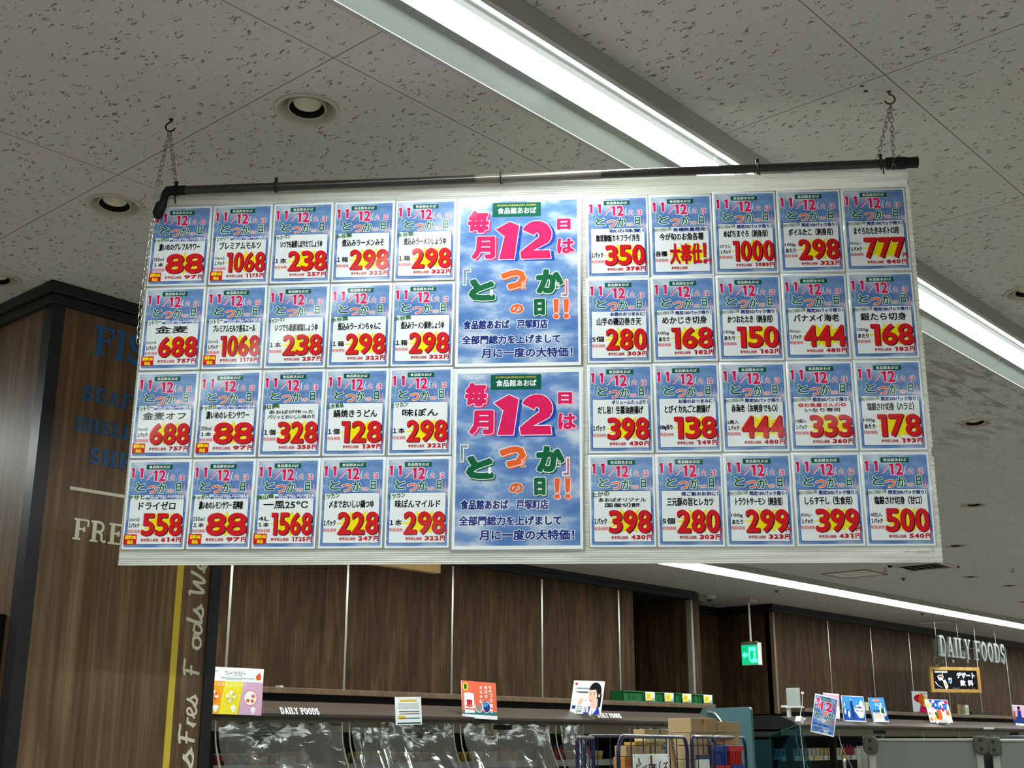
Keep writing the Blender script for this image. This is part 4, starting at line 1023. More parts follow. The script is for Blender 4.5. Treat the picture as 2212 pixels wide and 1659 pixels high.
for a0 in (200, 20):
    pts = arc(.135, .115, .115, .095, a0 - 5, a0 + 60 if a0 > 90 else a0 - 50, 8)
    for (xa, ya), (xb, yb) in zip(pts[:-1], pts[1:]):
        s.poly([(xa - .006, ya), (xb - .006, yb), (xb + .006, yb), (xa + .006, ya)], 'white', .0002)
s.poly([(.125, .11), (.165, .115), (.20, .035), (.155, .012)], 'paper', .0008); s.ell(.168, .06, .012, .016, 'amber', .0012); s.poly([(.155, .005), (.185, .03), (.20, .028), (.17, -.003)], 'white', .0009)
s.poly([(.205, .135), (.238, .135), (.232, .075), (.21, .075)], 'skyb', .0004); s.rect(.207, .236, .115, .137, 'white', .0006)
s.rect(.26, .36, .012, .018, 'grey', 0); s.rect(.53, .58, .014, .018, 'grey', 0)
o = s.build('lettering', Matrix.Translation((-.31, -.0095, .037)) @ Matrix.Rotation(PI / 2, 4, 'X'), t)
m = MB()
for x in (-.15, .0, .21): m.tube([(x, 0, .30), (x, .0, .37)], .002, 6); m.tube([(x + .012 * math.cos(a), 0, .375 + .012 * math.sin(a)) for a in [2 * PI * i / 10 for i in range(10)]], .002, 6, closed=True)
m.tube([(-.235 + .035 * math.cos(a), 0, .37 + .05 * math.sin(a)) for a in [2 * PI * i / 14 for i in range(14)]], .0025, 6, closed=True)
m.tube([(-.15, 0, .37), (-.15, 0, .42)], .002, 6); m.tube([(.21, 0, .37), (.21, 0, .42)], .002, 6)
m.build('hooks', CHAIN, t, smooth=True)
# hanging letters
LX0, LX1, LZ0, LZ1 = 14.88, 17.02, EYE + 1.005, EYE + 1.255
t = empty('hanging_letters', 'silver letters DAILY FOODS on clear acrylic hung by wires at the right', 'sign', (LX0, 6.30, LZ0))
ww = word_width('DAILY FOODS', SLAB, .25, 1.0); xx = 0.0; ws = (LX1 - LX0) / ww
for ch in 'DAILY FOODS':
    if ch != ' ':
        mb = MB(); stroke_word(mb, ch, SLAB, .25, ws, frameM((xx, 0, 0), (1, 0, 0), (0, 0, 1)), .03); mb.build('letter', mat('letter_silver', (98, 100, 98), .4, .2), t)
    xx += word_width(ch, SLAB, .25, ws)
m = MB(); m.box(-.14, .98, .004, .010, -.02, .20); m.build('acrylic_plate', ACRYL, t)
m = MB(); m.tube([(0, 0.015, .150), (LX1 - LX0, .015, .150)], .004, 6)
for x in (.02, .69, 1.25, 1.95): m.tube([(x, .015, .150), (x, .015, ZC - LZ0)], .0028, 6)
m.build('wires', STEEL, t)
# exit sign
EX = 11.8; pe = atA(1617, 1388, EX); ez0 = atA(1603, 1437.5, EX).z; ez1 = atA(1603, 1389, EX).z; ey0 = 6.977; ey1 = 7.183
t = empty('exit_sign', 'lit green running-figure exit sign with left arrow hanging from a white rod', 'sign', (EX, (ey0 + ey1) / 2, ez0))
hw = (ey1 - ey0) / 2; H_ = ez1 - ez0
m = MB(); m.box(0, .080, -hw, hw, 0, H_); m.build('housing', WHITEM, t, bevel=.004)
m = MB(); m.box(-.004, 0, -hw, hw, H_ - .024, H_ + .004); m.box(.01, .06, -hw + .03, hw - .03, H_, H_ + .014); m.build('top_bar', mat('exit_bar', (120, 118, 108), .5), t)
m = MB(); m.box(-.004, 0, -hw + .006, hw - .006, .008, H_ - .026); m.build('green_face', LEDG, t)
# pictogram on the face (seen from -X; its right hand side is -Y)
mb = MB(); fx = -.0065
def fp(pts): mb.prism([((-(u - .5)) * 2 * hw, v * H_) for u, v in pts], (fx, fx + .002), 'X')
fp([(.05, .45), (.22, .62), (.22, .53), (.40, .53), (.40, .38), (.22, .38), (.22, .29)])
fp([(.46, .80), (.88, .80), (.88, .74), (.46, .74)]); fp([(.46, .80), (.53, .80), (.53, .14), (.46, .30)]); fp([(.82, .80), (.88, .80), (.88, .35), (.82, .35)])
fp([(.53, .74), (.82, .74), (.82, .62), (.53, .62)]) ; fp([(.46, .26), (.93, .28), (.96, .12), (.60, .10)]); fp([(.72, .55), (.82, .55), (.86, .25), (.74, .25)])
mb.build('pictogram', LEDW, t)
mb = MB()
fp([(.60, .62), (.74, .62), (.74, .52), (.60, .52)]); fp([(.56, .55), (.64, .60), (.78, .50), (.74, .46), (.66, .50), (.60, .44)]); fp([(.62, .52), (.72, .52), (.80, .36), (.90, .30), (.86, .26), (.74, .33)]); fp([(.62, .50), (.70, .48), (.64, .32), (.56, .16), (.52, .19), (.58, .34)]); fp([(.62, .72), (.68, .72), (.68, .64), (.62, .64)])
mb.build('running_figure', LEDG, t)
m = MB(); m.tube([(.035, -.0, H_ + .01), (.035, 0, ZC - ez0 - .04)], .011, 12); m.build('rod', WHITEM, t, smooth=True)
m = MB(); m.box(-.03, .11, -.06, .06, ZC - ez0 - .045, ZC - ez0); m.build('ceiling_plate', DRING, t, bevel=.004)

# ================================================================ CHILLED CASES
def curve_front(z):      # y of the case front (curtain line) by height relative to the eye
    pts = [(.13, 6.205), (.06, 6.20), (-.02, 6.188), (-.10, 6.155), (-.20, 6.105), (-.45, 5.99), (-.9, 5.92)]
    for (z0, y0), (z1, y1) in zip(pts[:-1], pts[1:]):
        if z <= z0 and z >= z1: return y0 + (y1 - y0) * (z0 - z) / (z0 - z1)
    return pts[0][1] if z > .13 else pts[-1][1]
ZS = [.13, .09, .04, -.02, -.08, -.14, -.20, -.30, -.45]
def case(label, x0, x1, post_xs, films, glass_end=False):
    t = empty('refrigerated_display_case', label, 'display case', (x0, 6.0, 0))
    Lx = x1 - x0; Y = lambda y: y - 6.0; E_ = EYE
    m = MB(); m.prism([(Y(6.15), E_ + .146), (Y(6.15), E_ + .166), (Y(6.22), E_ + .198), (Y(6.36), E_ + .245), (Y(6.95), E_ + .25), (Y(6.95), E_ + .20), (Y(6.23), E_ + .146)], (0, Lx), 'X')
    m.build('canopy', LEVBR, t)
    m = MB(); m.prism([(Y(6.19), E_ + .120), (Y(6.19), E_ + .178), (Y(6.23), E_ + .204), (Y(6.36), E_ + .249), (Y(6.96), E_ + .254), (Y(6.96), E_ + .12)], (-.012, -.001), 'X'); m.build('end_cap', DARK, t)
    m = MB(); m.prism([(Y(6.145), E_ + .140), (Y(6.145), E_ + .150), (Y(6.24), E_ + .150), (Y(6.24), E_ + .140)], (0, Lx), 'X'); m.build('drip_edge', DARK, t)
    m = MB(); m.box(0, Lx, Y(6.20), Y(6.34), E_ + .060, E_ + .140); m.build('light_fascia', KHAKI, t)
    m = MB(); m.box(0, Lx, Y(6.98), Y(7.15), 0.1, E_ + .20); m.box(0, Lx, Y(5.8), Y(7.12), 0.0, .42); m.box(0, Lx, Y(6.34), Y(6.98), E_ + .05, E_ + .10)
    m.build('body', mat('case_interior', (46, 48, 48), .5), t)
    for k, (zz, yy) in enumerate(((-.145, 6.36), (-.50, 6.28), (-.83, 6.22))):
        m = MB(); m.box(0, Lx, Y(yy), Y(6.98), E_ + zz - .02, E_ + zz); m.build('shelf', mat('shelf_grey', (150, 152, 150), .5), t)
        m = MB(); m.prism([(Y(yy - .02), E_ + zz - .035), (Y(yy - .012), E_ + zz + .012), (Y(yy - .008), E_ + zz + .012), (Y(yy), E_ + zz - .035)], (0, Lx), 'X')
        m.build('price_rail', mat('price_rail', (190, 192, 188), .4), t)
    for px in post_xs:
        m = MB(); path = [(px - x0, Y(curve_front(z)), E_ + z) for z in [.12 - .03 * i for i in range(24)]]
        m.tube(path, .0065, 6)
        pl = m.build('divider_edge', STEEL, t, smooth=True)
    for px in post_xs[:-1] if not glass_end else post_xs:
        m = MB(); m.box(px - x0 + .010, px - x0 + .045, Y(6.26), Y(6.32), E_ - .6, E_ + .06); m.build('dark_upright', DARK, t)
    for (fx0, fx1, top, seed) in films:
        rnd = random.Random(seed); mb = MB(); nx = 60
        vs = []; zs = [z for z in ZS]; ph = rnd.uniform(0, 6)
        for j, z in enumerate(zs):
            for i in range(nx + 1):
                u = i / nx; x = fx0 + (fx1 - fx0) * u - x0
                rip = .020 * math.sin(u * 10 + j * .55 + ph + 1.4 * math.sin(u * 4)) + .004 * math.sin(u * 33 - j * .8 + ph)
                zz = (top if j == 0 else z) + (.006 * math.sin(u * 23 + ph) if j == 0 else 0)
                vs.append((x, Y(curve_front(z)) - .012 + rip * (.4 + .1 * j), E_ + zz))
        fs = [(j * (nx + 1) + i, (j + 1) * (nx + 1) + i, (j + 1) * (nx + 1) + i + 1, j * (nx + 1) + i + 1) for j in range(len(zs) - 1) for i in range(nx)]
        mb.add(vs, fs); mb.build('night_curtain', FILM, t, smooth=True)
    return t
c1 = case('brown-canopied chilled case with clear plastic night curtains under the dark wood wall', 4.15, 9.72,
     [4.38, 5.34, 5.40, 6.35, 6.42, 7.38, 7.46, 8.40, 8.48, 9.40], [(4.40, 5.32, .115, 1), (5.42, 5.72, .065, 8), (5.66, 6.33, .125, 2), (6.45, 7.36, .125, 3), (7.50, 7.80, .125, 5), (8.52, 9.38, .115, 6)])
# teal end panel of the first case
m = MB(); m.prism([(5.86 - 6, EYE - 1.6), (5.86 - 6, EYE + .275), (5.875 - 6, EYE + .295), (6.36 - 6, EYE + .288), (6.42 - 6, EYE + .20), (7.1 - 6, EYE + .20), (7.1 - 6, EYE - 1.6)], (5.58, 5.62), 'X')
m.build('end_panel', TEAL, c1, bevel=.004)
m = MB(); m.tube([(5.565, 6.30 - 6, EYE + .262), (5.565, 6.22 - 6, EYE + .245), (5.565, 6.16 - 6, EYE + .185), (5.565, 6.145 - 6, EYE + .150)], .010, 8); m.build('canopy_end_trim', STEEL, c1, smooth=True)
c2 = case('long chilled case along the right wall, dark inside, with clear side glass', 11.08, 19.6, [11.02 + .08, 11.99, 12.98, 14.02, 15.05, 16.04, 17.05, 18.05], [], True)
m = MB(); m.prism([(6.10 - 6, EYE + .165), (6.44 - 6, EYE + .062), (6.44 - 6, EYE - 1.0), (6.02 - 6, EYE - 1.0), (6.02 - 6, EYE - .2)], (-.05, -.042), 'X'); m.build('side_glass', GLASS, c2)
m = MB(); m.tube([(-.046, .10, EYE + .167), (-.046, .44, EYE + .064), (-.046, .44, EYE - .6)], .004, 6); m.build('glass_edge', mat('glass_edge', (60, 110, 112), .2), c2)
m = MB(); m.box(-.03, .02, .44, 1.1, .1, EYE + .02); m.build('end_panel', mat('dark_teal_panel', (24, 52, 56), .4), c2)
m = MB(); m.box(1.70, 1.98, .192, .20, EYE + .085, EYE + .118); m.box(5.6, 5.88, .192, .20, EYE + .085, EYE + .118); m.build('temperature_display', DARK, c2)
m = MB(); m.box(2.55, 2.80, .192, .20, EYE + .085, EYE + .118); m.build('temperature_display', DARK, c1)
t = empty('chest_end', 'low dark teal case end with arched top beyond the cardboard cages', 'display case', (11.5, 6.95, 0))
m = MB(); m.prism([(-.25, .05), (-.25, EYE - .12), (-.16, EYE - .045), (-.05, EYE + .005), (.1, EYE + .02), (.3, EYE + .02), (.3, .05)], (0, .04), 'X'); m.build('panel', mat('dark_teal_panel', (24, 52, 56), .4), t)
m = MB(); m.tube([(-.005, -.25, EYE - .12), (-.005, -.16, EYE - .045), (-.005, -.05, EYE + .005), (-.005, .1, EYE + .02)], .006, 6); m.build('edge', STEEL, t)
# canopy lettering
def canopy_word(a, b_, z, h, w, label):
    mb = MB(); ww = word_width('DAILY FOODS', SLAB, h, 1.0)
    stroke_word(mb, 'DAILY FOODS', SLAB, h, w / ww, None, .004)
    o = mb.build('canopy_lettering', WHITEM); o.matrix_world = frameM((a, b_, z), (1, 0, 0), (0, .55, .83)); tag(o, label, 'lettering')
q0 = atB(606, 1543.5, 6.155); q1 = atB(690, 1544, 6.155); canopy_word(q0.x, 6.149, q0.z + .002, .046, q1.x - q0.x, 'white letters DAILY FOODS on the brown canopy beside the yellow and pink card')
q0 = atB(1291, 1551, 6.155); q1 = atB(1342, 1551, 6.155); canopy_word(q0.x, 6.149, q0.z + .002, .042, q1.x - q0.x, 'white letters DAILY FOODS on the brown canopy beside the smiling woman card')

# products behind the curtains
PC = [(232, 226, 206), (214, 120, 80), (226, 196, 90), (150, 176, 96), (236, 232, 226), (196, 64, 60), (222, 170, 170), (120, 150, 190), (240, 214, 150), (170, 110, 70)]
protos = {}
def product(kind, ci, x, y, z, label, group):
    key = (kind, ci)
    if key not in protos:
        t = empty('product', label, 'food package', (x, y, z), 0, group)
        c = mat('pack_%d' % ci, PC[ci], .5)
        if kind == 'cup':
            t.name = 'plastic_cup'; m = MB(); m.lathe([(.0, 0), (.026, 0), (.036, .072)], 16); m.build('cup', c, t, smooth=True)
            m = MB(); m.lathe([(.037, .070), (.038, .073), (.037, .076), (.0, .077)], 16); m.build('lid', mat('lid_white', (236, 236, 232), .4), t, smooth=True)
        elif kind == 'pack':
            t.name = 'food_carton'; m = MB(); m.box(-.034, .034, -.02, .02, 0, .085); m.build('carton', c, t, bevel=.003)
            m = MB(); m.box(-.024, .024, -.0212, -.0202, .02, .06); m.build('front_label', mat('pack_label', (240, 236, 226), .5), t)
        else:
            t.name = 'milk_bottle'; m = MB(); m.lathe([(0, 0), (.030, 0), (.031, .075), (.014, .098), (.013, .108)], 16); m.build('bottle', c, t, smooth=True)
            m = MB(); m.lathe([(.015, .108), (.015, .120), (0, .121)], 14); m.build('cap', mat('cap_blue', (60, 80, 170), .4), t, smooth=True)
        protos[key] = t; return t
    t = copy_tree(protos[key]); t.location = (x, y, z); t['label'] = label; t['group'] = group; return t
random.seed(5)
ORD = ['first', 'second', 'third', 'fourth', 'fifth', 'sixth', 'seventh', 'eighth', 'ninth', 'tenth', 'eleventh', 'twelfth', 'thirteenth', 'fourteenth']
KN = {'cup': 'small plastic cup', 'pack': 'small food carton', 'bottle': 'small bottle'}
CNm = ['cream', 'orange', 'yellow', 'green', 'white', 'red', 'pink', 'blue', 'pale yellow', 'brown']
bays = [(4.45, 5.32, 'first'), (5.46, 6.33, 'second'), (6.48, 7.36, 'third'), (7.52, 8.38, 'fourth'), (8.54, 9.36, 'fifth')]
for bi, (a0, a1, bn) in enumerate(bays):
    x = a0 + .05; kind, ci, run = 'cup', 0, 0; cnt = 0
    while x < a1 - .03:
        if run <= 0: kind = random.choice(['cup', 'pack', 'cup', 'bottle']); ci = random.randrange(len(PC)); run = random.randint(1, 3)
        on = ORD[min(cnt, len(ORD) - 1)]; cnt += 1
        product(kind, ci, x, 6.44 + random.uniform(-.01, .01), EYE - .145, '%s %s, %s from left in the %s curtained bay' % (CNm[ci], KN[kind], on, bn), 'products behind the curtain, %s bay' % bn)
        x += .082 if kind != 'pack' else .076; run -= 1
x = 11.2; ci = 7; run = 3; kind = 'cup'; sc_ = {}
while x < 13.4:
    if run <= 0: kind = random.choice(['cup', 'pack', 'pack', 'bottle']); ci = random.randrange(len(PC)); run = random.randint(2, 4)
    sec = 'left of' if x < 11.7 else ('below' if x < 12.3 else 'right of'); sc_[sec] = sc_.get(sec, -1) + 1
    lab = '%s %s in the right case, %s one %s the tilted poster' % (CNm[ci], KN[kind], ORD[min(sc_[sec], 13)] if sc_[sec] < 14 else 'further', sec)
    product(kind, ci, x, 6.50, EYE - .145, lab, 'products on the right case shelf'); x += .085; run -= 1
# price tags on the right-hand case rail
yt = mat('tag_yellow', (214, 186, 70), .5)
for k in range(11):
    m = MB(); x = 11.3 + k * .2; m.box(x, x + .075, 6.332, 6.336, EYE - .178, EYE - .133)
    tag(m.build('price_tag', yt if k % 3 else mat('tag_white', (224, 224, 216), .5)), '%s shelf price tag on the right case rail, %s from left' % ('yellow' if k % 3 else 'white', ORD[k]), 'price tag', 'price tags on the right case')

# ================================================================ CARDS ON THE CANOPIES
def pop(name, label, cat, ctr, yaw, lean, roll, w, h, draw, legs=False, group=None, thick=.004):
    """display card: foot centre, facing yaw (deg), leaning back"""
    yw, ln, ro = map(math.radians, (yaw, lean, roll))
    nn = Vector((math.cos(yw), math.sin(yw), 0)); x = Vector((-nn.y, nn.x, 0)); y = Vector((0, 0, math.cos(ln))) - nn * math.sin(ln)
    x2 = x * math.cos(ro) + y * math.sin(ro); y2 = -x * math.sin(ro) + y * math.cos(ro)
    O = Vector(ctr) + Vector((0, 0, EYE)) - x2 * w / 2
    t = empty(name, label, cat, Vector(ctr) + Vector((0, 0, EYE)), 0, group)
    M = Matrix.Translation(-t.location) @ frameM(O, x2, y2)
    s = Sheet(['paper']); s.box(0, w, 0, h, -thick, 0, 'paper')
    class D: pass
    def R(u0, u1, v0, v1, k, z=.0004): s.rect(u0 * w, u1 * w, (1 - v1) * h, (1 - v0) * h, k, z)
    def Tx(tx, u0, u1, v0, v1, k, z=.0010, r=.0, **kw): s.text(tx, u0 * w, u1 * w, (1 - v1) * h, (1 - v0) * h, k, z, r=r * w, **kw)
    def El(u, v, ru, rv, k, z=.0006, rot=0): s.ell(u * w, (1 - v) * h, ru * w, rv * h, k, z, rot=rot)
    def Po(pts, k, z=.0006): s.poly([(u * w, (1 - v) * h) for u, v in pts], k, z)
    draw(R, Tx, El, Po)
    s.build('card', M, t)
    if legs:
        mb = MB()
        for u in (.22, .72):
            a = M @ Vector((u * w, .03, .006)); mb.tube([a, M @ Vector((u * w, .0, .010)), M @ Vector((u * w, -.018, .030)), M @ Vector((u * w, -.022, .0)), M @ Vector((u * w, -.022, -.05))], .006, 6)
        mb.build('clip_stand', mat('clear_clip', (215, 218, 214), .15, .2), t, smooth=True)
    return t
def d_fruit(R, T, E, P):
    R(0, 1, 0, 1, 'paper'); R(0, .52, .30, 1, 'amber', .0005); P([(.22, 1), (.30, .30), (.64, .30), (.58, 1)], 'lyel', .0007); P([(.56, 1), (.64, .30), (1, .30), (1, 1)], 'mauve', .0007)
    T('フルーツセラピー', .28, .66, .07, .18, 'black'); R(.22, .84, .22, .235, 'grey', .0008); R(.30, .60, .255, .262, 'grey', .0008); T('つるんとジュレ', .14, .72, .33, .40, 'white', .0011)
    P([(0, .05), (.05, .03), (.04, .09), (0, .10)], 'red'); T('Goto', .06, .16, .06, .11, 'dgreen', .001); E(.91, .19, .05, .065, 'orange'); P([(.86, .17), (.93, .08), (.955, .17)], 'orange')
    for u, v, k, k2 in ((.10, .62, 'amber', 'orange'), (.42, .62, 'lyel', 'gold'), (.78, .64, 'mauve', 'salmon')):
        E(u, v, .125, .165, k2, .0009); E(u, v, .115, .152, 'white' if k == 'mauve' else k, .0010)
        for i in range(7): E(u + .06 * math.cos(i * 2.4), v + .08 * math.sin(i * 2.4), .032, .04, k2 if i % 2 else 'paper', .0011)
        E(u + .06, v + .24, .05, .05, 'white', .0012); P([(u + .02, v + .25), (u + .10, v + .25), (u + .08, v + .34), (u + .04, v + .34)], 'paper', .0013)
def d_notice(R, T, E, P):
    R(0, 1, 0, 1, 'paper'); R(.18, .82, .10, .17, 'gold', .0008)
    for v in (.25, .32, .39): R(.10, .90, v, v + .018, 'grey', .0008)
    for v in (.52, .60, .76): R(.14, .92, v, v + .022, 'black', .0008)
    R(.40, .92, .75, .79, 'teal', .0009); R(.08, .38, .68, .80, 'gold', .0007); R(.06, .96, .92, .97, 'dgreen', .0009)
def d_orange(R, T, E, P):
    R(0, 1, 0, .86, 'salmon'); R(0, 1, .80, .90, 'teal', .0005); R(0, 1, .90, 1, 'paper', .0006); E(.11, .16, .075, .11, 'lyel', .0007); E(.11, .16, .04, .08, 'dgreen', .0008)
    P([(.06, .36), (.34, .34), (.36, .85), (.08, .87)], 'white', .0008); E(.20, .35, .14, .035, 'paper', .0009); T('恵', .12, .30, .50, .70, 'red', .0011, .006); R(.09, .36, .74, .77, 'red', .001)
    T('2', .78, .86, .10, .26, 'white', .0009, .004)
    for i, c in enumerate('つの菌を'): T(c, .80, .88, .30 + i * .14, .40 + i * .14, 'white', .0009, .002)
    for i, c in enumerate('毎日の'): T(c, .66, .73, .10 + i * .12, .19 + i * .12, 'white', .0009, .002)
    for i, c in enumerate('おなかに'): T(c, .52, .59, .12 + i * .12, .20 + i * .12, 'white', .0009, .002)
    for u in (.48, .70): E(u, .68, .11, .16, 'white', .0008); E(u, .68, .095, .14, 'grey' if u < .6 else 'navy', .0010); E(u - .03, .60, .07, .08, 'salmon' if u < .6 else 'skyb', .0012)
def d_woman(R, T, E, P):
    R(0, 1, 0, 1, 'paper'); E(.10, .10, .045, .04, 'red'); R(.12, .55, .21, .26, 'grey', .0007); R(.10, .55, .32, .36, 'grey', .0007); R(.2, .5, .34, .37, 'black', .0008)
    P([(.42, 1), (.50, .82), (.66, .74), (.90, .78), (.97, 1)], 'blue', .0007); P([(.60, 1), (.66, .74), (.80, .72), (.84, .84), (.74, 1)], 'white', .0008); P([(.62, .80), (.66, .62), (.84, .60), (.84, .80), (.72, .86)], 'skin', .0009)
    E(.74, .30, .20, .26, 'black', .0009, .1); P([(.86, .30), (.96, .40), (.95, .78), (.86, .80), (.84, .5)], 'black', .0008)
    E(.67, .44, .145, .255, 'skin', .0011, .06); P([(.55, .28), (.66, .12), (.84, .16), (.90, .40), (.82, .44), (.76, .26)], 'black', .0013); E(.88, .44, .03, .05, 'skin', .0014)
    for u in (.60, .72): E(u, .395, .028, .012, 'black', .0014); R(u - .035, u + .035, .352, .360, 'brown', .0014)
    P([(.645, .40), (.655, .50), (.63, .505)], 'salmon', .0014); P([(.595, .565), (.71, .545), (.67, .605), (.62, .605)], 'red', .0014); P([(.61, .568), (.70, .553), (.665, .585), (.63, .585)], 'white', .0015)
    P([(.20, .72), (.26, .54), (.34, .52), (.40, .60), (.34, .72), (.24, .76)], 'skin', .0008); P([(.44, .60), (.52, .575), (.52, .59), (.44, .615)], 'grey', .0008)
    R(.05, .16, .76, .86, 'navy', .0009); E(.30, .82, .09, .055, 'teal', .0009); E(.30, .82, .07, .035, 'paper', .0010); R(.44, .50, .78, .95, 'mauve', .0010); R(.52, .58, .80, .95, 'paper', .0010); R(.22, .38, .90, .95, 'grey', .0009)
def d_mini(R, T, E, P):
    R(0, 1, 0, 1, 'paper'); R(.03, .97, .03, .97, 'sky', .0005); R(.30, .68, .05, .13, 'dgreen', .0007); T('食品館あおば', .33, .65, .07, .11, 'white', .0009)
    kw = dict(out='white', ro=.003); T('毎', .08, .25, .08, .20, 'pink', .0009, .008, **kw); T('月', .10, .28, .22, .35, 'pink', .0009, .008, **kw); T('12', .32, .78, .16, .38, 'pink', .0009, .018, **kw); T('日', .82, .92, .14, .20, 'pink', .0009, .005); T('は', .83, .94, .23, .32, 'pink', .0009, .006)
    T('と', .10, .32, .46, .60, 'green', .0009, .012, **kw); T('つ', .40, .60, .42, .54, 'orange', .0009, .012, **kw); T('か', .66, .88, .42, .58, 'green', .0009, .012, **kw); T('の', .44, .54, .64, .70, 'orange', .0009, .005, **kw); T('日', .62, .74, .60, .71, 'green', .0009, .008, **kw)
    T('!!', .78, .90, .60, .73, 'orange', .0009, .008); T('食品館あおば　戸塚町店', .06, .72, .75, .80, 'navy', .0009, .002); T('全部門総力を上げまして', .06, .82, .83, .88, 'navy', .0009, .002); T('月に一度の大特価！', .2, .9, .90, .95, 'navy', .0009, .002)
def d_back(R, T, E, P): R(0, 1, 0, 1, 'paper'); R(0, 1, .05, .5, 'mauve', .0005); R(.2, .8, .22, .34, 'grey', .0008)
def d_blue1(R, T, E, P):
    R(0, 1, 0, 1, 'paper'); R(.02, .98, .02, .96, 'skyb', .0005); P([(.02, .96), (.02, .5), (.55, .62), (.98, .8), (.98, .96)], 'dblue', .0006)
    P([(.70, .62), (.78, .25), (.86, .13), (.94, .25), (.97, .55), (.90, .85), (.72, .85), (.52, .55)], 'white', .0008); E(.74, .50, .20, .16, 'white', .0009); P([(.37, .20), (.45, .18), (.50, .50), (.52, .90), (.45, .90), (.40, .60), (.36, .35)], 'navy', .0009); E(.41, .15, .03, .04, 'skin', .001)
    T('私は素肌に', .58, .90, .40, .48, 'navy', .0011, .004); T('やさしくする', .60, .92, .54, .62, 'navy', .0011, .004); E(.12, .62, .04, .12, 'white', .0008); E(.28, .72, .05, .14, 'white', .0008); R(.08, .12, .28, .42, 'white', .0008)
def d_blue2(R, T, E, P):
    R(0, 1, 0, 1, 'skyb'); R(.22, .72, .06, .16, 'salmon', .0007); T('のむヨーグルト', .25, .7, .08, .14, 'white', .0010); T('べに花', .30, .8, .22, .36, 'white', .0009, .004); P([(.05, .95), (.10, .60), (.45, .70), (.60, .35), (.92, .45), (.96, .95)], 'paper', .0006)
    for u in (.22, .38, .52): P([(u - .05, .85), (u - .03, .55), (u + .05, .55), (u + .06, .85)], 'skin', .0008); E(u, .55, .05, .05, 'black', .0009)
    P([(.62, .62), (.70, .40), (.86, .46), (.84, .66)], 'dgreen', .0009); P([(.68, .62), (.82, .62), (.86, .88), (.70, .88)], 'skin', .0008); P([(.76, .80), (.98, .70), (.98, .96), (.78, .96)], 'dblue', .001); R(0, 1, .95, 1, 'paper', .0011)
def d_colour(R, T, E, P):
    R(0, 1, 0, 1, 'paper'); P([(.16, .02), (.98, .02), (.86, .45), (.28, .42)], 'dblue', .0006); rnd = random.Random(4)
    ks = ['salmon', 'lime', 'white', 'orange', 'lyel', 'green', 'paper', 'pink', 'amber', 'skin', 'teal', 'mauve']
    for i in range(46):
        u, v = rnd.uniform(.05, .95), rnd.uniform(.06, .92)
        if v < .4 and .25 < u < .9 and i % 3: k = rnd.choice(['skyb', 'dblue', 'white'])
        else: k = ks[i % len(ks)]
        E(u, v, rnd.uniform(.03, .07), rnd.uniform(.04, .10), k, .0008 + i * 1e-5, rnd.uniform(0, 3))
    P([(.38, .45), (.58, .45), (.56, .88), (.42, .88)], 'orange', .0014); R(.28, .84, .88, .98, 'paper', .0016); R(.36, .7, .91, .94, 'lpink', .0018)
def d_juice(R, T, E, P):
    R(0, 1, 0, 1, 'paper'); E(.45, .35, .34, .20, 'dred', .0006); E(.62, .42, .20, .30, 'orange', .0008); E(.86, .52, .13, .30, 'lyel', .0009); E(.86, .52, .05, .12, 'gold', .001); P([(.40, 1), (.50, .70), (1, .75), (1, 1)], 'pink', .0010); R(.5, .95, .05, .16, 'skin', .0007)
def d_right(R, T, E, P):
    R(0, 1, 0, 1, 'paper'); R(0, .66, .03, .97, 'mauve', .0005); P([(.0, .55), (.66, .6), (.66, .97), (.0, .97)], 'navy', .0006); E(.34, .14, .08, .10, 'black', .0008); P([(.26, .25), (.44, .25), (.50, .85), (.22, .85)], 'navy', .0009); R(.08, .58, .88, .96, 'paper', .0011); P([(.02, .3), (.12, .3), (.14, .7), (.02, .7)], 'brown', .0008)
pop('display_card', 'white, yellow and pink fruit jelly card standing on the canopy beside the pillar', 'card', (4.419, 6.085, .152), 243, 8, -1.6, .315, .268, d_fruit)
pop('notice_card', 'small white printed notice with yellow heading clipped to the canopy edge', 'notice', (5.781, 6.05, .108), 246, 6, 1.5, .182, .178, d_notice)
pop('display_card', 'orange-red yogurt card with a white cup, standing on the first canopy', 'card', (6.557, 6.14, .157), 258, 8, -2.3, .30, .258, d_orange)
pop('display_card', 'white card with a smiling dark-haired woman in blue, on a clear stand', 'card', (7.810, 6.19, .210), 193, 13.5, -3, .270, .261, d_woman, legs=True)
pop('hanging_poster', 'tilted small blue poster with a red 12 hanging over the right case', 'poster', (11.263, 6.0, .071), 226, 5, -13, .232, .372, d_mini, thick=.002)
pop('display_card', 'pale card half hidden behind the tilted blue poster', 'card', (11.962, 6.25, .235), 231, 6, -5, .175, .25, d_back)
pop('display_card', 'blue card with a white drop and dark figure, right of the tilted poster', 'card', (12.37, 6.20, .205), 235, 8, -2, .258, .264, d_blue1)
pop('display_card', 'narrow light-blue card with people, second right of the tilted poster', 'card', (12.985, 6.20, .206), 250, 11, 1, .228, .264, d_blue2)
pop('display_card', 'crowded multicoloured card on a clear stand below the black sign', 'card', (14.573, 6.20, .218), 254, 12, 0, .40, .27, d_colour, legs=True)
pop('display_card', 'tall card with red and orange fruit behind the multicoloured card', 'card', (15.72, 6.95, .370), 222, 7, -2, .20, .262, d_juice)
pop('display_card', 'pale pink card with a dark figure cut by the right edge', 'card', (17.19, 6.20, .202), 231, 8, -4, .256, .27, d_right, legs=True)
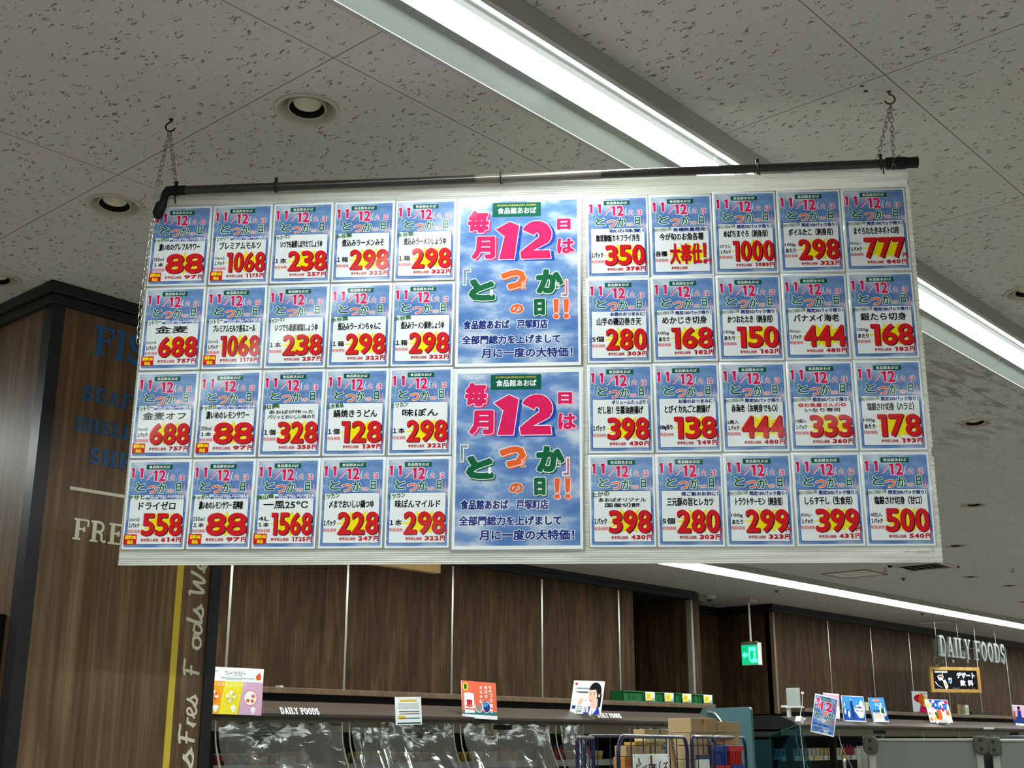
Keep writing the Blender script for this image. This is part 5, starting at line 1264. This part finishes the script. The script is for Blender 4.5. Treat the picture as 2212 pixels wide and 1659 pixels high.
# poster's hanger and the grey speaker-like holder with its clamps
t = empty('card_holder', 'plain grey square card holder on a white bracket at the left canopy end', 'holder', (11.03, 6.16, EYE + .33))
m = MB(); m.box(0, .045, -.055, .075, 0, .175); m.build('box', mat('holder_grey', (178, 182, 178), .5), t, bevel=.006)
m = MB(); m.box(-.012, .09, -.065, .090, -.012, .0); m.box(-.02, .02, .075, .13, -.008, .012); m.build('bracket', WHITEM, t, bevel=.003)
m = MB(); m.box(.02, .05, .06, .09, -.1, -.01); m.build('foot', WHITEM, t)
qa = atB(1733.5, 1497, 6.05); qb = atB(1733, 1520, 6.05); qc = atB(1727, 1556, 6.05)
t = empty('clamp_arm', 'thin white arm with a clamp at the left end of the right canopy', 'clamp', qc)
m = MB(); m.tube([qa - qc, qb - qc, Vector((0, 0, 0))], .004, 6); m.build('rod', GREYP, t)
m = MB(); m.lathe([(0, -.014), (.012, -.012), (.014, .0), (.012, .012), (0, .014)], 12, M=Matrix.Translation(qa - qc)); m.build('knob', WHITEM, t, smooth=True)
m = MB(); m.box(-.03, .03, -.03, .03, -.03, .03, M=Matrix.Rotation(.6, 4, 'Y')); m.tube([(0, 0, 0), (.09, -.01, .012)], .012, 10); m.build('clamp', WHITEM, t, bevel=.004)
m = MB(); m.tube([(0, 0, -.02), (.03, 0, -.35), (.05, 0, -1.0)], .004, 6); m.build('lower_rod', GREYP, t)
t = empty('chrome_post', 'short chrome post between the tilted poster and the grey container', 'post', (11.35, 5.75, 0))
m = MB(); pz = atB(1824, 1645, 5.75); t.location = (pz.x, 5.75, 0); m.tube([(0, 0, 0), (0, 0, pz.z - .01)], .016, 12); m.build('post', STEEL, t, smooth=True)
m = MB(); m.lathe([(.0, .028), (.014, .02), (.02, .0), (.017, -.02), (.0, -.028)], 14, M=Matrix.Translation((0, 0, pz.z))); m.build('knob', STEEL, t, smooth=True)
# little things on the ledges
q = atB(2086, 1543, 7.0); t = empty('small_carton', 'small white and green carton on the ledge right of the fruit card', 'carton', (q.x, 7.0, EYE + .358))
m = MB(); m.box(-.06, .05, -.03, .03, 0, .13); m.build('box', mat('carton_white', (214, 210, 196), .6), t); m = MB(); m.box(-.04, .03, -.031, -.030, .02, .10); m.build('front_label', mat('carton_green', (150, 170, 90), .6), t)
q = atB(2072, 1542, 7.0); t = empty('small_carton', 'brown carton on the ledge just behind the fruit card', 'carton', (q.x, 7.02, EYE + .358)); m = MB(); m.box(-.07, .05, -.03, .03, 0, .135); m.build('box', mat('carton_brown', (132, 104, 56), .6), t)
m = MB(); q = atB(2088, 1542, 7.0); m.box(q.x + .12, q.x + 1.0, 6.98, 7.05, EYE + .358, EYE + .40); tag(m.build('dark_tray', DARK), 'long low black tray lying on the ledge at the right', 'tray')
m = MB(); q = atB(2124, 1568, 6.147); m.box(q.x, q.x + .32, 6.140, 6.146, EYE + .150, EYE + .178); tag(m.build('price_tag', mat('tag_white', (224, 224, 216), .5)), 'white price tag on the right canopy edge below the dark tray', 'price tag')
m = MB(); q = atB(1872, 1530, 7.0); m.box(q.x - .05, q.x + .02, 6.98, 7.02, EYE + .358, EYE + .46); tag(m.build('small_card', mat('cream_card', (224, 220, 190), .6)), 'tiny cream card on the ledge between the two blue cards', 'card')
q = atB(597, 1489, 7.0); m = MB(); m.box(q.x - .01, q.x + .02, 6.95, 7.0, EYE + .358, EYE + .372); tag(m.build('ledge_clip', GREYP), 'tiny clip on the brown ledge right of the fruit jelly card', 'clip')

# green crates on the ledge
def crate(first, a, label, L_=.36):
    if first is None:
        t = empty('green_crate', label, 'crate', (a, 7.02, EYE + .358), 0, 'green plastic crates on the ledge')
        D_, H = .24, .095; m = MB()
        for (x0, x1, y0, y1) in ((-L_ / 2, L_ / 2, -D_ / 2 + .03, -D_ / 2 + .036), (-L_ / 2, L_ / 2, D_ / 2 - .066, D_ / 2 - .06), (-L_ / 2, -L_ / 2 + .006, -D_ / 2 + .03, D_ / 2 - .06), (L_ / 2 - .006, L_ / 2, -D_ / 2 + .03, D_ / 2 - .06)): m.box(x0, x1, y0, y1, 0, H)
        m.box(-L_ / 2, L_ / 2, -D_ / 2 + .03, D_ / 2, 0, .005)
        for x in (-L_ / 2 - .004, -L_ * .3, L_ * .3, L_ / 2 - .006): m.box(x, x + .010, -D_ / 2 + .022, -D_ / 2 + .030, 0, H)
        m.box(-L_ / 2 - .006, L_ / 2 + .006, -D_ / 2 + .018, -D_ / 2 + .030, H - .012, H); m.box(-L_ / 2 - .006, L_ / 2 + .006, -D_ / 2 + .018, -D_ / 2 + .030, 0, .008)
        m.build('body', GREENC, t)
        m = MB(); [m.box(-L_ * .28 + i * .014, -L_ * .28 + i * .014 + .007, -D_ / 2 + .0285, -D_ / 2 + .0295, .02, .055) for i in range(8 if L_ > .4 else 0)]; (L_ > .4) and m.build('vent', mat('crate_vent', (14, 70, 40), .6), t)
        return t
    t = copy_tree(first); t.location = (a, 7.02, EYE + .358); t['label'] = label; return t
crate(None, 9.53, 'longest green crate at the left end on the brown ledge, its slotted side showing', .44)
g0 = None
for a, lab in ((9.95, 'second green crate from the left on the brown ledge'), (10.30, 'third green crate from the left on the brown ledge'), (10.63, 'rightmost green crate at the end of the brown ledge')):
    g = crate(g0, a, lab, .315); g0 = g0 or g
for a, od in ((9.62, 'leftmost'), (9.93, 'second'), (10.23, 'third'), (10.60, 'rightmost')):
    s = Sheet(['paper']); s.box(0, .15, 0, .085, -.0015, 0, 'paper'); s.rect(.012, .10, .01, .075, 'lyel', .0006); s.rect(.03, .07, .025, .06, 'gold', .0008)
    o = s.build('paper_label', frameM((a, 6.906, EYE + .363), (1, 0, 0), (0, 0, 1))); tag(o, 'yellow and white paper label on the %s green crate' % od, 'label', 'paper labels on the green crates')

# ================================================================ ROLL CAGES, CARTONS, BASKETS
def bend(p0, p1, z0, z1, r, n=6):
    """inverted U in the vertical plane through plan points p0,p1"""
    p0 = Vector((p0[0], p0[1], 0)); p1 = Vector((p1[0], p1[1], 0)); d = (p1 - p0).normalized(); P = [p0 + Vector((0, 0, z0))]
    for i in range(n + 1): a = PI / 2 * i / n; P.append(p0 + d * (r - r * math.cos(a)) + Vector((0, 0, z1 - r + r * math.sin(a))))
    for i in range(n + 1): a = PI / 2 * i / n; P.append(p1 - d * (r - r * math.sin(a)) + Vector((0, 0, z1 - r + r * math.cos(a))))
    P.append(p1 + Vector((0, 0, z0))); return P
def cage(label, frames, org, foot):
    t = empty('roll_cage', label, 'roll cage', (org[0], org[1], 0)); o = Vector((org[0], org[1], 0))
    for (p0, p1, z1, nb, rad) in frames:
        m = MB(); m.tube([p - o for p in bend(p0, p1, .15, z1, rad)], .0130, 10)
        a = Vector((p0[0], p0[1], 0)) - o; b = Vector((p1[0], p1[1], 0)) - o
        for i in range(1, nb + 1):
            c = a.lerp(b, i / (nb + 1)); m.tube([c + Vector((0, 0, .2)), c + Vector((0, 0, z1 - .008))], .0044, 6)
        for z in (.25, .7, 1.1, 1.28): m.tube([a + Vector((0, 0, z)), b + Vector((0, 0, z))], .0065, 6)
        m.build('side_frame', BLUEC, t, smooth=True)
    m = MB(); m.prism([(p[0] - o.x, p[1] - o.y) for p in foot], (.16, .20), 'Z'); m.build('deck', mat('deck_grey', (120, 122, 120), .6), t)
    for p in foot[:4]:
        m = MB(); m.tube([(p[0] - o.x, p[1] - o.y - .02, .06), (p[0] - o.x, p[1] - o.y + .02, .06)], .06, 16); m.build('caster', RUBBER, t)
    return t
def pb(x, b): v = atB(x, 1592, b); return (v.x, v.y)
ZT = EYE + .036
cage('blue roll cage left, its wide rounded frame in front of stacked cartons', [(pb(1247, 4.95), pb(1281, 5.25), ZT - .01, 3, .035), (pb(1262, 5.55), pb(1470, 5.55), ZT + .004, 7, .09), (pb(1335, 4.70), pb(1483, 5.10), ZT - .002, 5, .10)], pb(1360, 5.1), [pb(1247, 4.95), pb(1335, 4.70), pb(1480, 5.10), pb(1440, 5.55), pb(1262, 5.55)])
cage('smaller blue roll cage right, with strapped cartons and red and blue baskets', [(pb(1494, 4.95), pb(1541, 5.15), ZT, 3, .045), (pb(1538, 5.15), pb(1609, 5.5), ZT, 2, .10)], pb(1550, 5.2), [pb(1494, 4.95), pb(1541, 5.0), pb(1609, 5.5), pb(1530, 5.5)])
def carton(x0, x1, ytop, ybot, b, dep, label, tape=None, logo=None, col=None):
    """cardboard box whose front face spans image columns x0..x1 at depth b"""
    A = atB(x0, ytop, b); B = atB(x1, ytop, b); zt = (A.z + B.z) / 2; zb_ = atB((x0 + x1) / 2, ybot, b).z
    t = empty('cardboard_box', label, 'cardboard box', ((A.x + B.x) / 2, b, zb_)); w = (B.x - A.x); h = zt - zb_
    m = MB(); m.box(-w / 2 + .001, w / 2 - .001, 0, dep, .001, h); m.build('box', col or CARD, t, bevel=.003)
    if tape:
        m = MB(); m.box(tape[0] * w, tape[0] * w + tape[1], -.0015, 0, 0, h); m.box(tape[0] * w, tape[0] * w + tape[1], 0, dep, h, h + .0015); m.build('tape', tape[2], t)
    if logo:
        m = MB(); m.box(logo[0] * w, logo[1] * w, -.0012, 0, logo[2] * h, logo[3] * h); m.build('printed_mark', logo[4], t)
    m = MB(); m.box(-.0012, .0012, 0, dep, h - .0005, h + .0006); m.build('flap_seam', mat('seam', (120, 98, 66), .9), t)
    return t
YT = mat('strap_yellow', (224, 192, 60), .5); GT = mat('tape_green', (20, 96, 70), .5); RT = mat('mark_red', (196, 84, 60), .6); INKB = mat('mark_brown', (120, 92, 60), .8)
carton(1492, 1547, 1552, 1583, 5.38, .21, 'cardboard box with yellow strap, top left of the tall stack behind the cages', tape=(.02, .012, YT), logo=(-.1, .0, .6, .95, RT))
carton(1549, 1598, 1559, 1583, 5.37, .21, 'cardboard box, top right of the tall stack above the baskets')
carton(1490, 1546, 1584, 1610, 5.38, .21, 'cardboard box with red mark, second down in the tall stack', tape=(.0, .012, YT), logo=(-.15, -.02, .5, .95, RT))
carton(1547, 1597, 1584, 1608, 5.37, .21, 'cardboard box under the top right one, above the baskets')
carton(1490, 1543, 1611, 1640, 5.38, .21, 'cardboard box with yellow strap, third down in the tall stack', tape=(.0, .012, YT))
carton(1489, 1542, 1641, 1676, 5.38, .21, 'cardboard box, lowest of the tall stack inside the right cage', tape=(.0, .012, YT))
carton(1392, 1443, 1576, 1588, 5.40, .10, 'flat cardboard box with green tape on the upper left pile', tape=(.12, .018, GT))
carton(1394, 1442, 1589, 1602, 5.40, .10, 'pale flat cardboard box under the green-taped one', col=mat('carton_pale', (216, 198, 150), .8))
carton(1372, 1432, 1603, 1610, 5.40, .10, 'yellowish flat carton with small print behind the cage bars', col=mat('carton_ochre', (190, 152, 70), .8), logo=(-.1, .3, .3, .7, INKB))
carton(1373, 1436, 1635, 1668, 5.40, .10, 'plain cardboard box low behind the lettered plate')
carton(1352, 1378, 1611, 1634, 5.40, .10, 'cardboard box left of the green-tabbed one behind the cage bars')
carton(1379, 1429, 1611, 1634, 5.40, .10, 'cardboard box with a green tab behind the cage bars', tape=(-.02, .022, GT))
carton(1349, 1372, 1635, 1662, 5.40, .10, 'orange printed carton at the lower left behind the cage', col=mat('carton_orange', (190, 130, 66), .8), logo=(-.35, .1, .2, .8, RT))
# lidded sheet inside the right cage
t = empty('folded_bag', 'white sheet with dark blue header hanging on the right cage bars', 'sheet', atB(1518, 1640, 5.02)); w = atB(1532, 1640, 5.02).x - atB(1505, 1640, 5.02).x
m = MB(); m.box(-w / 2, w / 2, -.004, 0, -.20, .0); m.build('sheet', WHITEM, t); m = MB(); m.box(-w / 2 - .006, w / 2 + .006, -.006, .002, .0, .03); m.build('header', mat('header_blue', (44, 50, 92), .5), t)
# stacked baskets
BR = mat('basket_red', (196, 42, 38), .4); BB = mat('basket_blue', (36, 62, 150), .4)
def basket(xa, xb, yt, ybt, b, m_, label):
    A = atB(xa, yt, b); B = atB(xb, yt, b); zb_ = atB(xa, ybt, b).z; t = empty('plastic_basket', label, 'basket', ((A.x + B.x) / 2, b, zb_)); w = B.x - A.x; h = A.z - zb_
    m = MB(); m.box(-w / 2, w / 2, -.012, .14, h - .045, h); m.build('rim', m_, t, bevel=.003)
    m = MB(); m.box(-w / 2 + .02, w / 2 - .02, 0, .12, 0, h - .04)
    for i in range(5): x = -w / 2 + .03 + i * (w - .06) / 4; m.box(x - .006, x + .006, -.008, 0, 0, h - .04)
    m.build('body', m_, t); return t
basket(1548, 1571, 1611, 1652, 5.30, BB, 'blue plastic basket, upper left of the four in the right cage')
basket(1572, 1603, 1610, 1652, 5.29, BR, 'red plastic basket, upper right of the four in the right cage')
basket(1548, 1578, 1653, 1690, 5.30, BR, 'red plastic basket, lower left of the four in the right cage')
basket(1579, 1605, 1651, 1690, 5.29, BB, 'blue plastic basket, lower right of the four in the right cage')
# hand-lettered plate on the left cage
A = atB(1362, 1629, 4.74); B = atB(1438, 1630, 4.74); w = B.x - A.x
s = Sheet(['paper']); hh = .17; s.box(0, w, 0, hh, -.003, 0, 'paper')
s.ell(.016, hh - .014, .005, .005, 'grey', .0006); s.ell(w - .016, hh - .014, .005, .005, 'grey', .0006)
for tx, u0, u1, v0, v1 in (('ビ', .08, .22, .30, .54), ('ッグ', .26, .38, .38, .56), ('戸塚町', .42, .64, .36, .54), ('（', .72, .78, .26, .58), ('ズ', .83, .98, .28, .56)):
    s.text(tx, u0 * w, u1 * w, (1 - v1) * hh, (1 - v0) * hh, 'black', .0008, r=.0012)
s.rect(.47 * w, .53 * w, .62 * hh, .95 * hh, 'brown', .0010); s.poly([(.15 * w, .92 * hh), (.18 * w, .75 * hh), (.15 * w, .62 * hh), (.13 * w, .8 * hh)], 'brown', .0010); s.rect(.50 * w, .60 * w, .10 * hh, .16 * hh, 'grey', .0008)
o = s.build('lettered_plate', frameM((A.x, 4.72, A.z - hh), (1, 0, 0), (0, 0, 1))); tag(o, 'white plate with hand-drawn black characters hung on the left cage bars', 'plate')

# ================================================================ GREY CONTAINERS, near right
CTH = math.radians(-69.0)
def plan(x, y=1600):
    r = ray(x, y); l = math.hypot(r[0], r[1]); return Vector((r[0] / l, r[1] / l, 0))
def container(xa, xb, d, ztop, dep, label, brk):
    P0 = plan(xa) * d; u = Vector((math.cos(CTH), math.sin(CTH), 0)); r = plan(xb)
    det = r.x * (-u.y) + u.x * r.y; w = (r.x * P0.y - r.y * P0.x) / (r.y * u.x - r.x * u.y)
    t = empty('insulated_container', label, 'container', P0, CTH); h = ztop
    m = MB(); m.box(.012, w - .012, .006, dep, .18, h - .012); m.build('body', SILV, t)
    m = MB(); m.box(0, .032, 0, .02, .15, h); m.box(w - .032, w, 0, .02, .15, h); m.box(0, w, 0, .02, h - .012, h); m.box(0, .02, 0, dep, h - .012, h); m.box(0, w, 0, .02, .15, .2)
    m.build('edge_frame', mat('container_edge', (186, 188, 180), .35, .5), t, bevel=.003)
    for (x, z) in brk:
        x = x if x >= 0 else w + x
        m = MB(); R = Matrix.Translation((x, -.012, h - z))
        prof = [(-.034, .030), (-.026, .046), (.022, .046), (.034, .028), (.034, -.022), (.020, -.040), (-.016, -.040), (-.034, -.022)]
        m.prism(prof, (-.014, .012), 'Y', M=R); c = m.build('corner_bracket', BRKT, t, bevel=.008)
        m = MB()
        for zz in (.024, -.014): m.lathe([(.008, 0), (.0065, -.005), (0, -.006)], 12, M=R @ Matrix.Translation((0, -.014, zz)) @ Matrix.Rotation(PI / 2, 4, 'X').inverted())
        m.build('rivet', mat('rivet_dark', (44, 46, 42), .4, .5), c); 
    return t
ctop = EYE + .016
container(1874, 2121, 6.3, ctop, .6, 'large grey insulated container, nearer one at the lower right', [(.012, .032), (-.005, .032)])
container(2140, 2420, 6.3, ctop - .003, .6, 'second grey insulated container cut by the right edge', [(.010, .034)])
container(1848, 1872, 6.7, EYE - .020, .4, 'slim grey container edge just left behind the large one', [])
P = plan(2122) * 6.42; m = MB(); m.box(0, .10, 0, .3, .1, ctop - .06, M=Matrix.Translation(P) @ Matrix.Rotation(CTH, 4, 'Z')); tag(m.build('door_gap_filler', mat('steel_dark', (70, 74, 72), .5, .2)), 'dark steel post in the gap between the two grey containers', 'post')
t = empty('roll_cage', 'dark blue cage rail just above the right grey container', 'roll cage', (10.6, 4.2, 0))
qa = atB(2145, 1592.5, 4.2); qb = atB(2260, 1593, 4.2); t.location = (qa.x, 4.2, 0)
m = MB(); m.tube([p - t.location for p in bend((qa.x, 4.2), (qb.x, 4.2), .15, qa.z, .05)], .0155, 10); m.build('side_frame', BLUEC, t, smooth=True)

for m_ in bpy.data.materials:
    pass

bpy.data.objects.remove(_co)
